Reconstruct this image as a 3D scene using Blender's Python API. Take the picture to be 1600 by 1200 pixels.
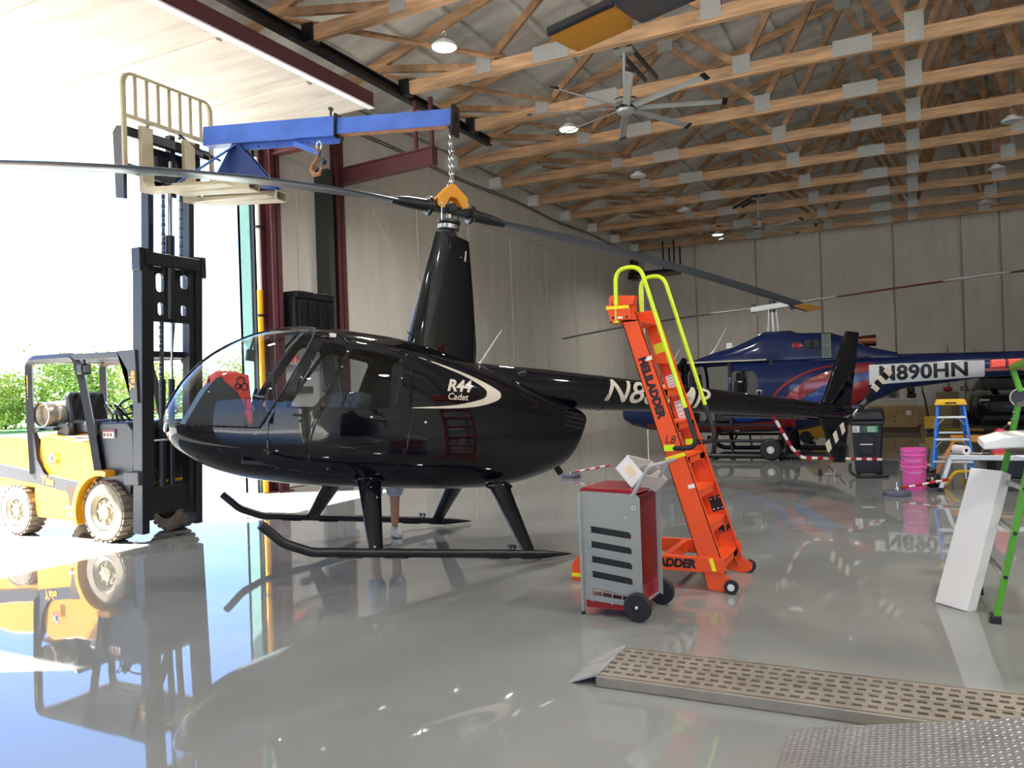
import bpy, bmesh, math, random
from mathutils import Vector, Matrix, Quaternion
random.seed(7)
for o in list(bpy.data.objects): bpy.data.objects.remove(o, do_unlink=True)
S = bpy.context.scene
COL = S.collection
PI = math.pi

# ---------------------------------------------------------------- camera
YAW, PITCH, ROLL = math.radians(26.714), math.radians(0.271), math.radians(-1.904)
F_PX, EYE = 1238.0, 1.53
def cam_axes():
    cy, sy = math.cos(YAW), math.sin(YAW)
    f = Vector((-sy, cy, 0)); r = Vector((cy, sy, 0)); u = Vector((0, 0, 1))
    f2 = f*math.cos(PITCH) + u*math.sin(PITCH); u2 = u*math.cos(PITCH) - f*math.sin(PITCH)
    r3 = r*math.cos(ROLL) + u2*math.sin(ROLL); u3 = u2*math.cos(ROLL) - r*math.sin(ROLL)
    return r3, u3, f2
r_, u_, f_ = cam_axes()
cd = bpy.data.cameras.new('camera'); cam = bpy.data.objects.new('camera', cd); COL.objects.link(cam)
cam.matrix_world = Matrix(((r_.x, u_.x, -f_.x, 0), (r_.y, u_.y, -f_.y, 0), (r_.z, u_.z, -f_.z, EYE), (0, 0, 0, 1)))
cd.sensor_fit = 'HORIZONTAL'; cd.sensor_width = 36.0; cd.lens = 36.0*F_PX/1600.0
cd.clip_start = 0.05; cd.clip_end = 600
S.camera = cam

# ---------------------------------------------------------------- sky, sun, exposure
SKY = 0.75
SUN = 40.0
SUN_DIR = Vector((0.95, 0.47, -1.0))
w = bpy.data.worlds.new('sky'); S.world = w; w.use_nodes = True
nt = w.node_tree; nt.nodes.clear()
out = nt.nodes.new('ShaderNodeOutputWorld'); bg = nt.nodes.new('ShaderNodeBackground')
tc = nt.nodes.new('ShaderNodeTexCoord'); sx = nt.nodes.new('ShaderNodeSeparateXYZ')
ramp = nt.nodes.new('ShaderNodeValToRGB')
nt.links.new(tc.outputs['Generated'], sx.inputs[0])
nt.links.new(sx.outputs['Z'], ramp.inputs['Fac'])
nt.links.new(ramp.outputs['Color'], bg.inputs['Color']); nt.links.new(bg.outputs[0], out.inputs[0])
bg.inputs['Strength'].default_value = 10.0*SKY
cr = ramp.color_ramp
cr.elements[0].position = 0.0; cr.elements[0].color = (0.42, 0.43, 0.43, 1)
cr.elements[1].position = 1.0; cr.elements[1].color = (0.07, 0.15, 0.36, 1)
for p, c in ((0.06, (0.33, 0.37, 0.43)), (0.18, (0.165, 0.28, 0.55)), (0.45, (0.09, 0.19, 0.44))):
    e = cr.elements.new(p); e.color = (*c, 1)
sd = bpy.data.lights.new('sun', 'SUN'); sd.energy = SUN; sd.angle = math.radians(0.53); sd.color = (1.0, 0.97, 0.93)
sun = bpy.data.objects.new('sun', sd); COL.objects.link(sun)
sun.rotation_euler = SUN_DIR.to_track_quat('-Z', 'Y').to_euler(); sun.location = (-20, -10, 25)
S.view_settings.view_transform = 'Standard'; S.view_settings.look = 'None'
S.view_settings.exposure = 0.12; S.view_settings.gamma = 1.0; S.view_settings.use_curve_mapping = False

# ---------------------------------------------------------------- materials
def lin(c):
    if isinstance(c, str):
        c = c.lstrip('#'); c = [int(c[i:i+2], 16)/255 for i in (0, 2, 4)]
    return tuple((v/12.92 if v <= 0.04045 else ((v+0.055)/1.055)**2.4) for v in c)
MATS = {}
def mat(name, col='#808080', rough=0.5, metal=0.0, coat=0.0, spec=0.5, noise=0.0, nscale=8.0, bump=0.0, bscale=60.0,
        emit=None, estr=1.0, alpha=None, trans=0.0, stretch=None, rvar=0.0, detail=4.0):
    if name in MATS: return MATS[name]
    m = bpy.data.materials.new(name); m.use_nodes = True
    nt = m.node_tree; b = nt.nodes['Principled BSDF']
    c = lin(col)
    b.inputs['Base Color'].default_value = (*c, 1); b.inputs['Roughness'].default_value = rough
    b.inputs['Metallic'].default_value = metal; b.inputs['Specular IOR Level'].default_value = spec
    if coat: b.inputs['Coat Weight'].default_value = coat; b.inputs['Coat Roughness'].default_value = 0.03
    if trans: b.inputs['Transmission Weight'].default_value = trans
    if emit: b.inputs['Emission Color'].default_value = (*lin(emit), 1); b.inputs['Emission Strength'].default_value = estr
    if noise or bump or rvar:
        tc = nt.nodes.new('ShaderNodeTexCoord'); src = tc.outputs['Object']
        if stretch:
            mp = nt.nodes.new('ShaderNodeMapping'); mp.inputs['Scale'].default_value = stretch
            nt.links.new(src, mp.inputs[0]); src = mp.outputs[0]
    if noise or rvar:
        n = nt.nodes.new('ShaderNodeTexNoise'); n.inputs['Scale'].default_value = nscale; n.inputs['Detail'].default_value = detail
        nt.links.new(src, n.inputs['Vector'])
        if noise:
            r = nt.nodes.new('ShaderNodeValToRGB')
            lo = tuple(max(0, v*(1-noise)) for v in c); hi = tuple(min(1, v*(1+noise)) for v in c)
            r.color_ramp.elements[0].position = 0.3; r.color_ramp.elements[0].color = (*lo, 1)
            r.color_ramp.elements[1].position = 0.7; r.color_ramp.elements[1].color = (*hi, 1)
            nt.links.new(n.outputs['Fac'], r.inputs['Fac']); nt.links.new(r.outputs['Color'], b.inputs['Base Color'])
        if rvar:
            mr = nt.nodes.new('ShaderNodeMapRange'); mr.inputs['To Min'].default_value = max(0, rough-rvar); mr.inputs['To Max'].default_value = rough+rvar
            mr.inputs['From Min'].default_value = 0.3; mr.inputs['From Max'].default_value = 0.7
            nt.links.new(n.outputs['Fac'], mr.inputs['Value']); nt.links.new(mr.outputs['Result'], b.inputs['Roughness'])
    if bump:
        n2 = nt.nodes.new('ShaderNodeTexNoise'); n2.inputs['Scale'].default_value = bscale; n2.inputs['Detail'].default_value = 5
        nt.links.new(src, n2.inputs['Vector'])
        bp = nt.nodes.new('ShaderNodeBump'); bp.inputs['Strength'].default_value = bump; bp.inputs['Distance'].default_value = 0.02
        nt.links.new(n2.outputs['Fac'], bp.inputs['Height']); nt.links.new(bp.outputs['Normal'], b.inputs['Normal'])
    MATS[name] = m
    return m
def glass_mat(name, tint='#ffffff', dark=0.0, refl_ior=1.45):
    # thin pane: clear with a tinted pass-through and a glossy reflection that grows at grazing angles
    if name in MATS: return MATS[name]
    m = bpy.data.materials.new(name); m.use_nodes = True; nt = m.node_tree; nt.nodes.clear()
    o = nt.nodes.new('ShaderNodeOutputMaterial'); mx = nt.nodes.new('ShaderNodeMixShader')
    t = nt.nodes.new('ShaderNodeBsdfTransparent'); g = nt.nodes.new('ShaderNodeBsdfGlossy'); fr = nt.nodes.new('ShaderNodeFresnel')
    c = tuple(v*(1-dark) for v in lin(tint)); t.inputs[0].default_value = (*c, 1)
    g.inputs['Roughness'].default_value = 0.0; fr.inputs[0].default_value = refl_ior
    geo = nt.nodes.new('ShaderNodeNewGeometry'); mr = nt.nodes.new('ShaderNodeMapRange')
    mr.inputs['To Min'].default_value = refl_ior; mr.inputs['To Max'].default_value = 1/refl_ior
    nt.links.new(geo.outputs['Backfacing'], mr.inputs['Value']); nt.links.new(mr.outputs[0], fr.inputs[0])
    nt.links.new(fr.outputs[0], mx.inputs[0]); nt.links.new(t.outputs[0], mx.inputs[1]); nt.links.new(g.outputs[0], mx.inputs[2])
    nt.links.new(mx.outputs[0], o.inputs[0])
    MATS[name] = m
    return m

# ---------------------------------------------------------------- mesh helpers
def V(*a): return Vector(a)
class MB:
    """collects shapes into one mesh"""
    def __init__(self, M=None): self.bm = bmesh.new(); self.M = M or Matrix.Identity(4)
    def _v(self, p): return self.bm.verts.new(self.M @ Vector(p))
    def face(self, pts):
        try: return self.bm.faces.new([self._v(p) for p in pts])
        except ValueError: return None
    def box(self, c, s, rot=None):
        c = Vector(c); hx, hy, hz = s[0]/2, s[1]/2, s[2]/2
        R = rot.to_matrix() if isinstance(rot, Quaternion) else (rot if rot is not None else Matrix.Identity(3))
        vs = [self._v(c + R @ Vector((x, y, z))) for x in (-hx, hx) for y in (-hy, hy) for z in (-hz, hz)]
        for f in ((0,1,3,2),(4,6,7,5),(0,4,5,1),(2,3,7,6),(0,2,6,4),(1,5,7,3)): self.bm.faces.new([vs[i] for i in f])
        return self
    def b2(self, lo, hi):
        lo = Vector(lo); hi = Vector(hi); return self.box((lo+hi)/2, hi-lo)
    def bar(self, a, b, wd, ht, up=(0,0,1), ext=0.0):
        # rectangular bar from a to b, ht along 'up', wd sideways
        a = Vector(a); b = Vector(b); d = (b-a).normalized(); a -= d*ext; b += d*ext
        up = Vector(up); s = d.cross(up)
        if s.length < 1e-5: s = d.cross(Vector((1,0,0)))
        s.normalize(); u = s.cross(d).normalized()
        R = Matrix((d, s, u)).transposed()
        return self.box((a+b)/2, ((b-a).length, wd, ht), R)
    def tube(self, pts, r, n=10, cap=True, closed=False):
        pts = [Vector(p) for p in pts]; rings = []
        rs = r if isinstance(r, (list, tuple)) else [r]*len(pts)
        N = len(pts); prev = None
        for i, p in enumerate(pts):
            if closed: d = pts[(i+1) % N]-pts[i-1]
            else: d = pts[min(i+1, N-1)]-pts[max(i-1, 0)]
            d.normalize()
            if prev is None:
                t = Vector((0,0,1)) if abs(d.z) < 0.9 else Vector((1,0,0))
                s = d.cross(t).normalized()
            else:
                s = (prev - d*prev.dot(d)).normalized()
            prev = s; u = d.cross(s)
            rings.append([self._v(p + (s*math.cos(2*PI*k/n)+u*math.sin(2*PI*k/n))*rs[i]) for k in range(n)])
        rng = range(N) if closed else range(N-1)
        for i in rng:
            A, B = rings[i], rings[(i+1) % N]
            for k in range(n): self.bm.faces.new((A[k], A[(k+1) % n], B[(k+1) % n], B[k]))
        if cap and not closed:
            self.bm.faces.new(rings[0][::-1]); self.bm.faces.new(rings[-1])
        return self
    def cyl(self, a, b, r, r2=None, n=24): return self.tube([a, b], [r, r if r2 is None else r2], n)
    def lathe(self, prof, n=32, axis='z', o=(0,0,0), cap=True):
        # prof: list of (radius, height)
        o = Vector(o); rings = []
        def P(r, h, t):
            c, s = r*math.cos(t), r*math.sin(t)
            return o + (Vector((c, s, h)) if axis == 'z' else Vector((h, c, s)) if axis == 'x' else Vector((s, h, c)))
        for r, h in prof:
            rings.append([self._v(P(max(r, 1e-4), h, 2*PI*k/n)) for k in range(n)])
        for A, B in zip(rings, rings[1:]):
            for k in range(n): self.bm.faces.new((A[k], A[(k+1) % n], B[(k+1) % n], B[k]))
        if cap:
            self.bm.faces.new(rings[0][::-1]); self.bm.faces.new(rings[-1])
        return self
    def prism(self, poly, a, b, plane='xz'):
        # polygon in a plane, extruded between a and b along the third axis
        def P(u, v, t): return {'xz': (u, t, v), 'xy': (u, v, t), 'yz': (t, u, v)}[plane]
        A = [self._v(P(u, v, a)) for u, v in poly]; B = [self._v(P(u, v, b)) for u, v in poly]
        n = len(poly)
        fa = self.bm.faces.new(A[::-1]); fb = self.bm.faces.new(B)
        for k in range(n): self.bm.faces.new((A[k], A[(k+1) % n], B[(k+1) % n], B[k]))
        if n > 4: bmesh.ops.triangulate(self.bm, faces=[fa, fb])
        return self
    def plate(self, outer, holes, a, b, plane='xz'):
        # a flat plate with holes: outline and hole outlines in a plane, extruded from a to b
        def P(u, v, t): return {'xz': (u, t, v), 'xy': (u, v, t), 'yz': (t, u, v)}[plane]
        tb = bmesh.new(); loops = [outer]+list(holes)
        for lp in loops:
            vs = [tb.verts.new((u, v, 0)) for u, v in lp]
            for k in range(len(vs)): tb.edges.new((vs[k], vs[(k+1) % len(vs)]))
        bmesh.ops.triangle_fill(tb, use_beauty=True, use_dissolve=False, edges=tb.edges[:])
        tb.verts.index_update()
        A = [self._v(P(v.co.x, v.co.y, a)) for v in tb.verts]; B = [self._v(P(v.co.x, v.co.y, b)) for v in tb.verts]
        for f in tb.faces:
            ids = [v.index for v in f.verts]
            self.bm.faces.new([A[i] for i in ids]); self.bm.faces.new([B[i] for i in ids[::-1]])
        k0 = 0
        for lp in loops:
            n = len(lp)
            for k in range(n):
                i, j = k0+k, k0+(k+1) % n
                self.bm.faces.new((A[i], A[j], B[j], B[i]))
            k0 += n
        tb.free(); return self
    def ball(self, c, r, s=(1,1,1), n=16, m=10):
        c = Vector(c)
        top = self._v(c+Vector((0,0,r*s[2]))); bot = self._v(c-Vector((0,0,r*s[2])))
        rings = []
        for i in range(1, m):
            t = PI*i/m
            rings.append([self._v(c+Vector((r*s[0]*math.sin(t)*math.cos(2*PI*k/n), r*s[1]*math.sin(t)*math.sin(2*PI*k/n), r*s[2]*math.cos(t)))) for k in range(n)])
        for k in range(n):
            self.bm.faces.new((top, rings[0][k], rings[0][(k+1) % n])); self.bm.faces.new((bot, rings[-1][(k+1) % n], rings[-1][k]))
        for A, B in zip(rings, rings[1:]):
            for k in range(n): self.bm.faces.new((A[k], B[k], B[(k+1) % n], A[(k+1) % n]))
        return self
    def loft(self, rings, cap=True, closed=True):
        R = [[self._v(p) for p in ring] for ring in rings]; n = len(R[0])
        for A, B in zip(R, R[1:]):
            for k in range(n if closed else n-1): self.bm.faces.new((A[k], A[(k+1) % n], B[(k+1) % n], B[k]))
        if cap: self.bm.faces.new(R[0][::-1]); self.bm.faces.new(R[-1])
        return self
    def build(self, name, m, parent=None, smooth=35, bevel=0.0, seg=2):
        bmesh.ops.recalc_face_normals(self.bm, faces=self.bm.faces[:])
        me = bpy.data.meshes.new(name); self.bm.to_mesh(me); self.bm.free()
        for x in (m if isinstance(m, (list, tuple)) else [m]): me.materials.append(x)
        if smooth:
            me.polygons.foreach_set('use_smooth', [True]*len(me.polygons)); me.set_sharp_from_angle(angle=math.radians(smooth))
        o = bpy.data.objects.new(name, me); COL.objects.link(o)
        if parent: o.parent = parent
        if bevel:
            md = o.modifiers.new('bevel', 'BEVEL'); md.width = bevel; md.segments = seg; md.limit_method = 'ANGLE'; md.angle_limit = math.radians(40)
            md.harden_normals = False
        return o
def rrect(w, h, r, n=5, cx=0, cy=0):
    P = []
    for sx, sy, a0 in ((1,1,0),(-1,1,PI/2),(-1,-1,PI),(1,-1,1.5*PI)):
        for k in range(n+1):
            a = a0+PI/2*k/n; P.append((cx+sx*(w/2-r)+r*math.cos(a), cy+sy*(h/2-r)+r*math.sin(a)))
    return P
def arc(c, r, a0, a1, n=8): return [(c[0]+r*math.cos(a0+(a1-a0)*k/n), c[1]+r*math.sin(a0+(a1-a0)*k/n)) for k in range(n+1)]
def bend(pts, r, n=6):
    # round the corners of a polyline (list of 3D points)
    P = [Vector(p) for p in pts]; out = [P[0]]
    for a, b, c in zip(P, P[1:], P[2:]):
        d1 = (a-b).normalized(); d2 = (c-b).normalized(); ang = d1.angle(d2)
        if ang > PI-0.01: out.append(b); continue
        t = min(r/math.tan(ang/2), 0.49*(a-b).length, 0.49*(c-b).length)
        for k in range(n+1):
            s = k/n; out.append((b+d1*t)*(1-s)**2 + b*2*s*(1-s) + (b+d2*t)*s**2)
    out.append(P[-1]); return out
def spline(pts, n=6):
    P = [Vector(p) for p in pts]; P = [2*P[0]-P[1]]+P+[2*P[-1]-P[-2]]; out = []
    for i in range(1, len(P)-2):
        for k in range(n):
            t = k/n; a, b, c, d = P[i-1], P[i], P[i+1], P[i+2]
            out.append(0.5*((2*b)+(c-a)*t+(2*a-5*b+4*c-d)*t*t+(3*b-a-3*c+d)*t**3))
    out.append(P[-2]); return out
def tag(o, label, cat, group=None, kind=None):
    o['label'] = label; o['category'] = cat
    if group: o['group'] = group
    if kind: o['kind'] = kind
    return o
def thing(name, label, cat, loc=(0,0,0), rot=(0,0,0), group=None):
    o = bpy.data.objects.new(name, None); COL.objects.link(o); o.empty_display_size = 0.1
    o.location = loc; o.rotation_euler = rot
    return tag(o, label, cat, group)
def struct(o, label, cat): o['kind'] = 'structure'; return tag(o, label, cat)
def dup(root, loc=None, rot=None, label=None, group=None):
    def cp(o, par):
        c = o.copy(); COL.objects.link(c)
        if par: c.parent = par
        for ch in o.children: cp(ch, c)
        return c
    r = cp(root, None)
    if loc is not None: r.location = loc
    if rot is not None: r.rotation_euler = rot
    if label: r['label'] = label
    if group: r['group'] = group
    return r
def text_mesh(s, size, shear=0.0, bold=0.0, extrude=0.0, align='CENTER', sx=1.0, spacing=1.0, res=4):
    cu = bpy.data.curves.new('lettering', 'FONT'); cu.body = s; cu.size = size; cu.shear = shear; cu.offset = bold
    cu.extrude = extrude; cu.align_x = align; cu.align_y = 'CENTER'; cu.space_character = spacing; cu.resolution_u = res
    ob = bpy.data.objects.new('lettering', cu); COL.objects.link(ob)
    dg = bpy.context.evaluated_depsgraph_get(); dg.update()
    me = bpy.data.meshes.new_from_object(ob.evaluated_get(dg))
    bpy.data.objects.remove(ob, do_unlink=True)
    if sx != 1.0:
        for v in me.vertices: v.co.x *= sx
    return me
def put_text(name, s, size, m, origin, right, up, parent=None, fn=None, **k):
    # lettering laid on the plane spanned by right / up at origin (or bent by fn(u, v))
    me = text_mesh(s, size, **k); o0 = Vector(origin); R = Vector(right).normalized(); U = Vector(up); U = (U-R*U.dot(R)).normalized(); N = R.cross(U)
    if fn:
        bm = bmesh.new(); bm.from_mesh(me)
        bmesh.ops.triangulate(bm, faces=bm.faces[:])
        us = [v.co.x for v in bm.verts]; vs_ = [v.co.y for v in bm.verts]
        for ax, lo, hi, st in ((0, min(us), max(us), size*.12), (1, min(vs_), max(vs_), size*.07)):
            q = lo+st
            while q < hi:
                g = bm.verts[:]+bm.edges[:]+bm.faces[:]
                bmesh.ops.bisect_plane(bm, geom=g, plane_co=((q,0,0) if ax == 0 else (0,q,0)), plane_no=((1,0,0) if ax == 0 else (0,1,0)), dist=1e-6); q += st
        bmesh.ops.triangulate(bm, faces=bm.faces[:])
        for v in bm.verts: v.co = fn(v.co.x, v.co.y)
        bm.to_mesh(me); bm.free()
    else:
        for v in me.vertices: v.co = o0 + R*v.co.x + U*v.co.y + N*v.co.z
    me.materials.clear(); me.materials.append(m)
    o = bpy.data.objects.new(name, me); COL.objects.link(o)
    if parent: o.parent = parent
    return o
# ================================================================ setting: floor, walls, roof, door
XL, YB, ZE, XR, RIDGE, SLOPE = -9.25, 30.0, 6.85, 13.8, 2.2, 0.30
def floor_mat():
    m = mat('polished grey epoxy', '#83847f', rough=0.07, noise=0.10, nscale=0.9, spec=0.6)
    nt = m.node_tree; b = nt.nodes['Principled BSDF']
    tc = nt.nodes.new('ShaderNodeTexCoord')
    n = nt.nodes.new('ShaderNodeTexNoise'); n.inputs['Scale'].default_value = 2.2; n.inputs['Detail'].default_value = 3
    bp = nt.nodes.new('ShaderNodeBump'); bp.inputs['Strength'].default_value = 0.03; bp.inputs['Distance'].default_value = 0.02
    nt.links.new(tc.outputs['Object'], n.inputs['Vector']); nt.links.new(n.outputs['Fac'], bp.inputs['Height']); nt.links.new(bp.outputs['Normal'], b.inputs['Normal'])
    n3 = nt.nodes.new('ShaderNodeTexNoise'); n3.inputs['Scale'].default_value = 5; n3.inputs['Detail'].default_value = 6; n3.inputs['Roughness'].default_value = 0.7
    mp = nt.nodes.new('ShaderNodeMapping'); mp.inputs['Scale'].default_value = (0.35, 2.0, 1); mp.inputs['Rotation'].default_value = (0, 0, 0.5)
    nt.links.new(tc.outputs['Object'], mp.inputs[0]); nt.links.new(mp.outputs[0], n3.inputs['Vector'])
    mr = nt.nodes.new('ShaderNodeMapRange'); mr.inputs['From Min'].default_value = 0.35; mr.inputs['From Max'].default_value = 0.75
    mr.inputs['To Min'].default_value = 0.012; mr.inputs['To Max'].default_value = 0.055
    nt.links.new(n3.outputs['Fac'], mr.inputs['Value']); nt.links.new(mr.outputs['Result'], b.inputs['Roughness'])
    return m
def foam_mat(name, col, stretch, bump=0.5, bscale=3.0, noise=0.12, nscale=1.5):
    return mat(name, col, rough=0.85, noise=noise, nscale=nscale, bump=bump, bscale=bscale, stretch=stretch, spec=0.2)
M_floor = floor_mat()
M_wall = foam_mat('spray foam wall', '#d9d3c8', (2.2, 2.2, 0.5), noise=0.07)
M_roof = foam_mat('spray foam roof', '#e2dfd8', (0.5, 2.0, 1.0), noise=0.25, nscale=1.2)
M_panel = foam_mat('spray foam door', '#b5ada1', (0.5, 2.5, 1.0), bump=0.8, bscale=3.5, noise=0.16, nscale=1.6)
M_burg = mat('burgundy primer steel', '#5a2d31', rough=0.45, noise=0.12, nscale=3)
M_black = mat('black painted steel', '#15161a', rough=0.35)
M_green = mat('sage green trim', '#6f9a92', rough=0.4)
M_apron = mat('outdoor concrete', '#cfcbc3', rough=0.8, noise=0.08, nscale=1.5)
M_grass = mat('lawn', '#4f7a2a', rough=0.9, noise=0.35, nscale=0.7)

b = MB(); b.b2((XL-0.35, -9, -0.3), (XR, YB+0.3, 0.0)); struct(b.build('floor', M_floor, smooth=0), 'glossy grey epoxy hangar floor mirroring the aircraft', 'floor')
b = MB(); b.b2((-26, -30, -0.32), (XL-0.35, 45, -0.012)); b.b2((XL-0.35, -30, -0.32), (30, -9, -0.012)); struct(b.build('ground', M_apron, smooth=0), 'sunlit pale concrete apron outside the open door', 'apron')
b = MB(); b.b2((-160, -120, -0.5), (-26, 160, -0.03)); struct(b.build('lawn', M_grass, smooth=0), 'green lawn beyond the apron', 'lawn')

# left wall: beyond the door, before it and over it, with the proud foam band under the eave
b = MB()
b.b2((XL-0.25, 9.42, 0), (XL, YB, ZE+0.1))
struct(b.build('wall_left', M_wall, smooth=0), 'off-white spray-foamed side wall right of the open door', 'wall')
b = MB()
b.b2((XL, 9.7, 5.5), (XL+0.10, YB, ZE))
for k in range(9):
    y = 11.95+2.2*k if k else 10.45
    b.bar((XL+0.0, y, 0.02), (XL+0.0, y, 5.5), 0.05, 0.05, up=(1,0,0))
b.b2((XL, 9.7, 1.9), (XL+0.02, 9.86, 5.5))
for y0, z0, y1, z1 in ((12.6, 5.1, 16.0, 1.6), (13.3, 4.6, 16.5, 2.0)):   # diagonal brace buried in the foam
    b.bar((XL, y0, z0), (XL, y1, z1), 0.10, 0.05, up=(1,0,0))
struct(b.build('trim_3', M_wall, smooth=0, bevel=0.02), 'foam ribs and eave band standing proud of the side wall', 'trim')
b = MB(); b.b2((XL-0.25, -9, 0), (XL, 0.36, ZE)); struct(b.build('wall_left', M_wall, smooth=0), 'foamed side wall on the near side of the open door', 'wall')
b = MB(); b.b2((XL-0.25, 0.36, 6.0), (XL, 9.42, ZE+0.1)); struct(b.build('wall_left', M_wall, smooth=0), 'foamed wall strip above the open door', 'wall')
# back wall: foam panels between studs
b = MB(); xs = [-9.25, -7.15, -4.93, -2.71, -0.40, 1.62, 2.72, 4.9, 7.1, 9.3, 11.5, XR]
for x0, x1 in zip(xs, xs[1:]): b.b2((x0+0.022, YB, 0), (x1-0.022, YB+0.12, 8.2))
for x in xs: b.b2((x-0.085, YB-0.03, 0), (x-0.035, YB, 6.9))
b.b2((XL-0.3, YB+0.1, 0), (XR+0.3, YB+0.3, 10.6))
struct(b.build('wall_back', M_wall, smooth=0, bevel=0.012), 'far foamed gable wall with vertical panel seams', 'wall')
b = MB(); b.b2((XR, -9, 0), (XR+0.25, YB, ZE+0.1)); struct(b.build('wall_right', M_wall, smooth=0), 'foamed side wall to the right, outside the frame', 'wall')
# front wall behind the viewer with a second open doorway
b = MB(); b.b2((XL-0.25, -9.25, 0), (-2.5, -9, 10)); b.b2((12.5, -9.25, 0), (XR, -9, 10)); b.b2((-2.5, -9.25, 5.8), (12.5, -9, 10.6))
struct(b.build('wall_front', M_wall, smooth=0), 'foamed wall behind the viewer with an open doorway', 'wall')
# roof
b = MB()
for s in (-1, 1):
    xe = XL-0.3 if s < 0 else XR+0.3
    ze = ZE+0.05-0.3*SLOPE; zr = ZE+0.05+(RIDGE-XL)*SLOPE
    b.prism([(xe, ze), (RIDGE, zr), (RIDGE, zr+0.2), (xe, ze+0.2)], -9.3, YB+0.35)
    for j in range(14):          # foamed purlins running the length of the roof
        t = (j+0.5)/14; x = xe+(RIDGE-xe)*t; z = ze+(zr-ze)*t
        b.bar((x, -9, z), (x, YB, z), 0.16, 0.10, up=(0,0,1))
struct(b.build('ceiling', M_roof, smooth=0, bevel=0.03), 'grey spray-foamed underside of the pitched roof', 'ceiling')

# hangar door, swung up flat: foam on its underside, burgundy frame
d = MB()
d.b2((-12.45, 0.33, 5.58), (-6.79, 9.21, 5.70))
for y in (0.5, 2.0, 3.55, 5.05, 6.55, 8.05): d.bar((-12.4, y, 5.575), (-6.85, y, 5.575), 0.10, 0.035, up=(0,0,1))
do = d.build('door_1', M_panel, smooth=0, bevel=0.02); struct(do, 'hangar door swung up flat, foam-lined underside showing', 'door')
f = MB()
for a, c in (((-6.75, 0.33), (-6.75, 9.25)), ((-12.5, 0.33), (-12.5, 9.25))): f.bar((a[0], a[1], 5.70), (c[0], c[1], 5.70), 0.08, 0.20)
for y in (0.33, 9.23): f.bar((-12.5, y, 5.70), (-6.75, y, 5.70), 0.06, 0.20)
f.build('door_frame', M_burg, do, smooth=0, bevel=0.006)
f = MB(); f.bar((-6.75, 0.33, 5.585), (-6.75, 9.25, 5.585), 0.10, 0.02); f.build('weather_strip', mat('pale strip', '#e4dde2', rough=0.5), do, smooth=0)

# door jamb in green sheet trim
b = MB(); b.b2((-9.52, 9.36, 0), (-9.27, 9.44, 6.0)); b.b2((-9.52, 9.36, 0), (-9.47, 9.7, 6.0))
struct(b.build('trim_1', M_green, smooth=0), 'green metal door jamb beside the bright opening', 'trim')
b = MB(); b.b2((-9.27, 9.38, 0), (-9.20, 9.44, 6.0)); struct(b.build('trim_2', M_black, smooth=0), 'black strip put in for the dark gap beside the green door jamb', 'trim')  # solid black strip standing in for the shaded gap beside the jamb

# burgundy columns with arms that carry the door
def h_beam(mb, a, c, wd, ht, t=0.02, up=(0,0,1)):
    a = Vector(a); c = Vector(c); u = Vector(up); d = (c-a).normalized(); u = (u-d*u.dot(d)).normalized()
    mb.bar(a+u*(ht/2-t/2), c+u*(ht/2-t/2), wd, t, up=u); mb.bar(a-u*(ht/2-t/2), c-u*(ht/2-t/2), wd, t, up=u); mb.bar(a, c, t, ht, up=u)
def column(y, label, arm):
    t = thing('steel_column', label, 'column', (-9.07, y, 0))
    p = MB(); h_beam(p, (0,0,0.015), (0,0,6.3), 0.22, 0.24, up=(1,0,0)); p.build('post', M_burg, t, smooth=0)
    p = MB(); p.box((0,0,0.0075), (0.34,0.34,0.015)); p.build('base_plate', M_burg, t, smooth=0)
    if arm == 1:
        p = MB(); h_beam(p, (0.12,0,5.42), (0.8,0,5.42), 0.16, 0.12, t=0.015); p.build('arm', M_burg, t, smooth=0)
    if arm == 2:
        p = MB(); h_beam(p, (0.12,0,5.36), (2.1,0,5.44), 0.16, 0.29, t=0.018); p.box((2.1,0,5.44), (0.02,0.17,0.30)); p.build('arm', M_burg, t, smooth=0)
        p = MB(); p.bar((2.06,0,5.55), (2.06,0,6.42), 0.06, 0.06, up=(1,0,0)); p.build('hanger', M_burg, t, smooth=0)
        p = MB(); p.bar((1.75,0,5.55), (1.75,0,6.42), 0.05, 0.05, up=(1,0,0)); p.build('hanger', M_burg, t, smooth=0)
        p = MB()
        for dz in (-0.1, 0.0, 0.1):
            for dy in (-0.05, 0.05): p.cyl((0.13, dy, 5.30+dz-0.05), (0.15, dy, 5.30+dz-0.05), 0.014, n=8)
        p.box((0.125, 0, 5.25), (0.015, 0.2, 0.4)); p.build('bolted_plate', M_burg, t, smooth=30)
    return t
column(9.62, 'burgundy steel column beside the green jamb, behind the yellow pipe', 1)
column(11.25, 'burgundy steel column left of the rotor mast with arm reaching inward', 2)
p = MB(); p.b2((-9.24, 10.90, 0), (-8.95, 11.04, 5.45)); tag(p.build('timber_post', mat('dark green grey timber', '#3a3f3c', rough=0.8), smooth=0), 'dark grey-green post against the second burgundy column', 'post')
t = thing('downpipe', 'yellow-sleeved white pipe in front of the first burgundy column', 'pipe', (-9.13, 9.40, 0))
p = MB(); p.cyl((0,0,0.01), (0,0,3.2), 0.045, n=20); p.build('yellow_sleeve', mat('safety yellow plastic', '#e8a40c', rough=0.4), t)
p = MB(); p.cyl((0,0,3.2), (0,0,5.3), 0.036, n=16); p.build('white_pipe', mat('white pvc', '#e6e4e0', rough=0.35), t)
p = MB()
for z in (0.4, 1.6, 2.8, 4.2): p.lathe([(0.05,z-0.02),(0.05,z+0.02)], n=16); p.box((0.0,0.06,z), (0.03,0.10,0.03))
p.build('pipe_clip', M_black, t)

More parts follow.
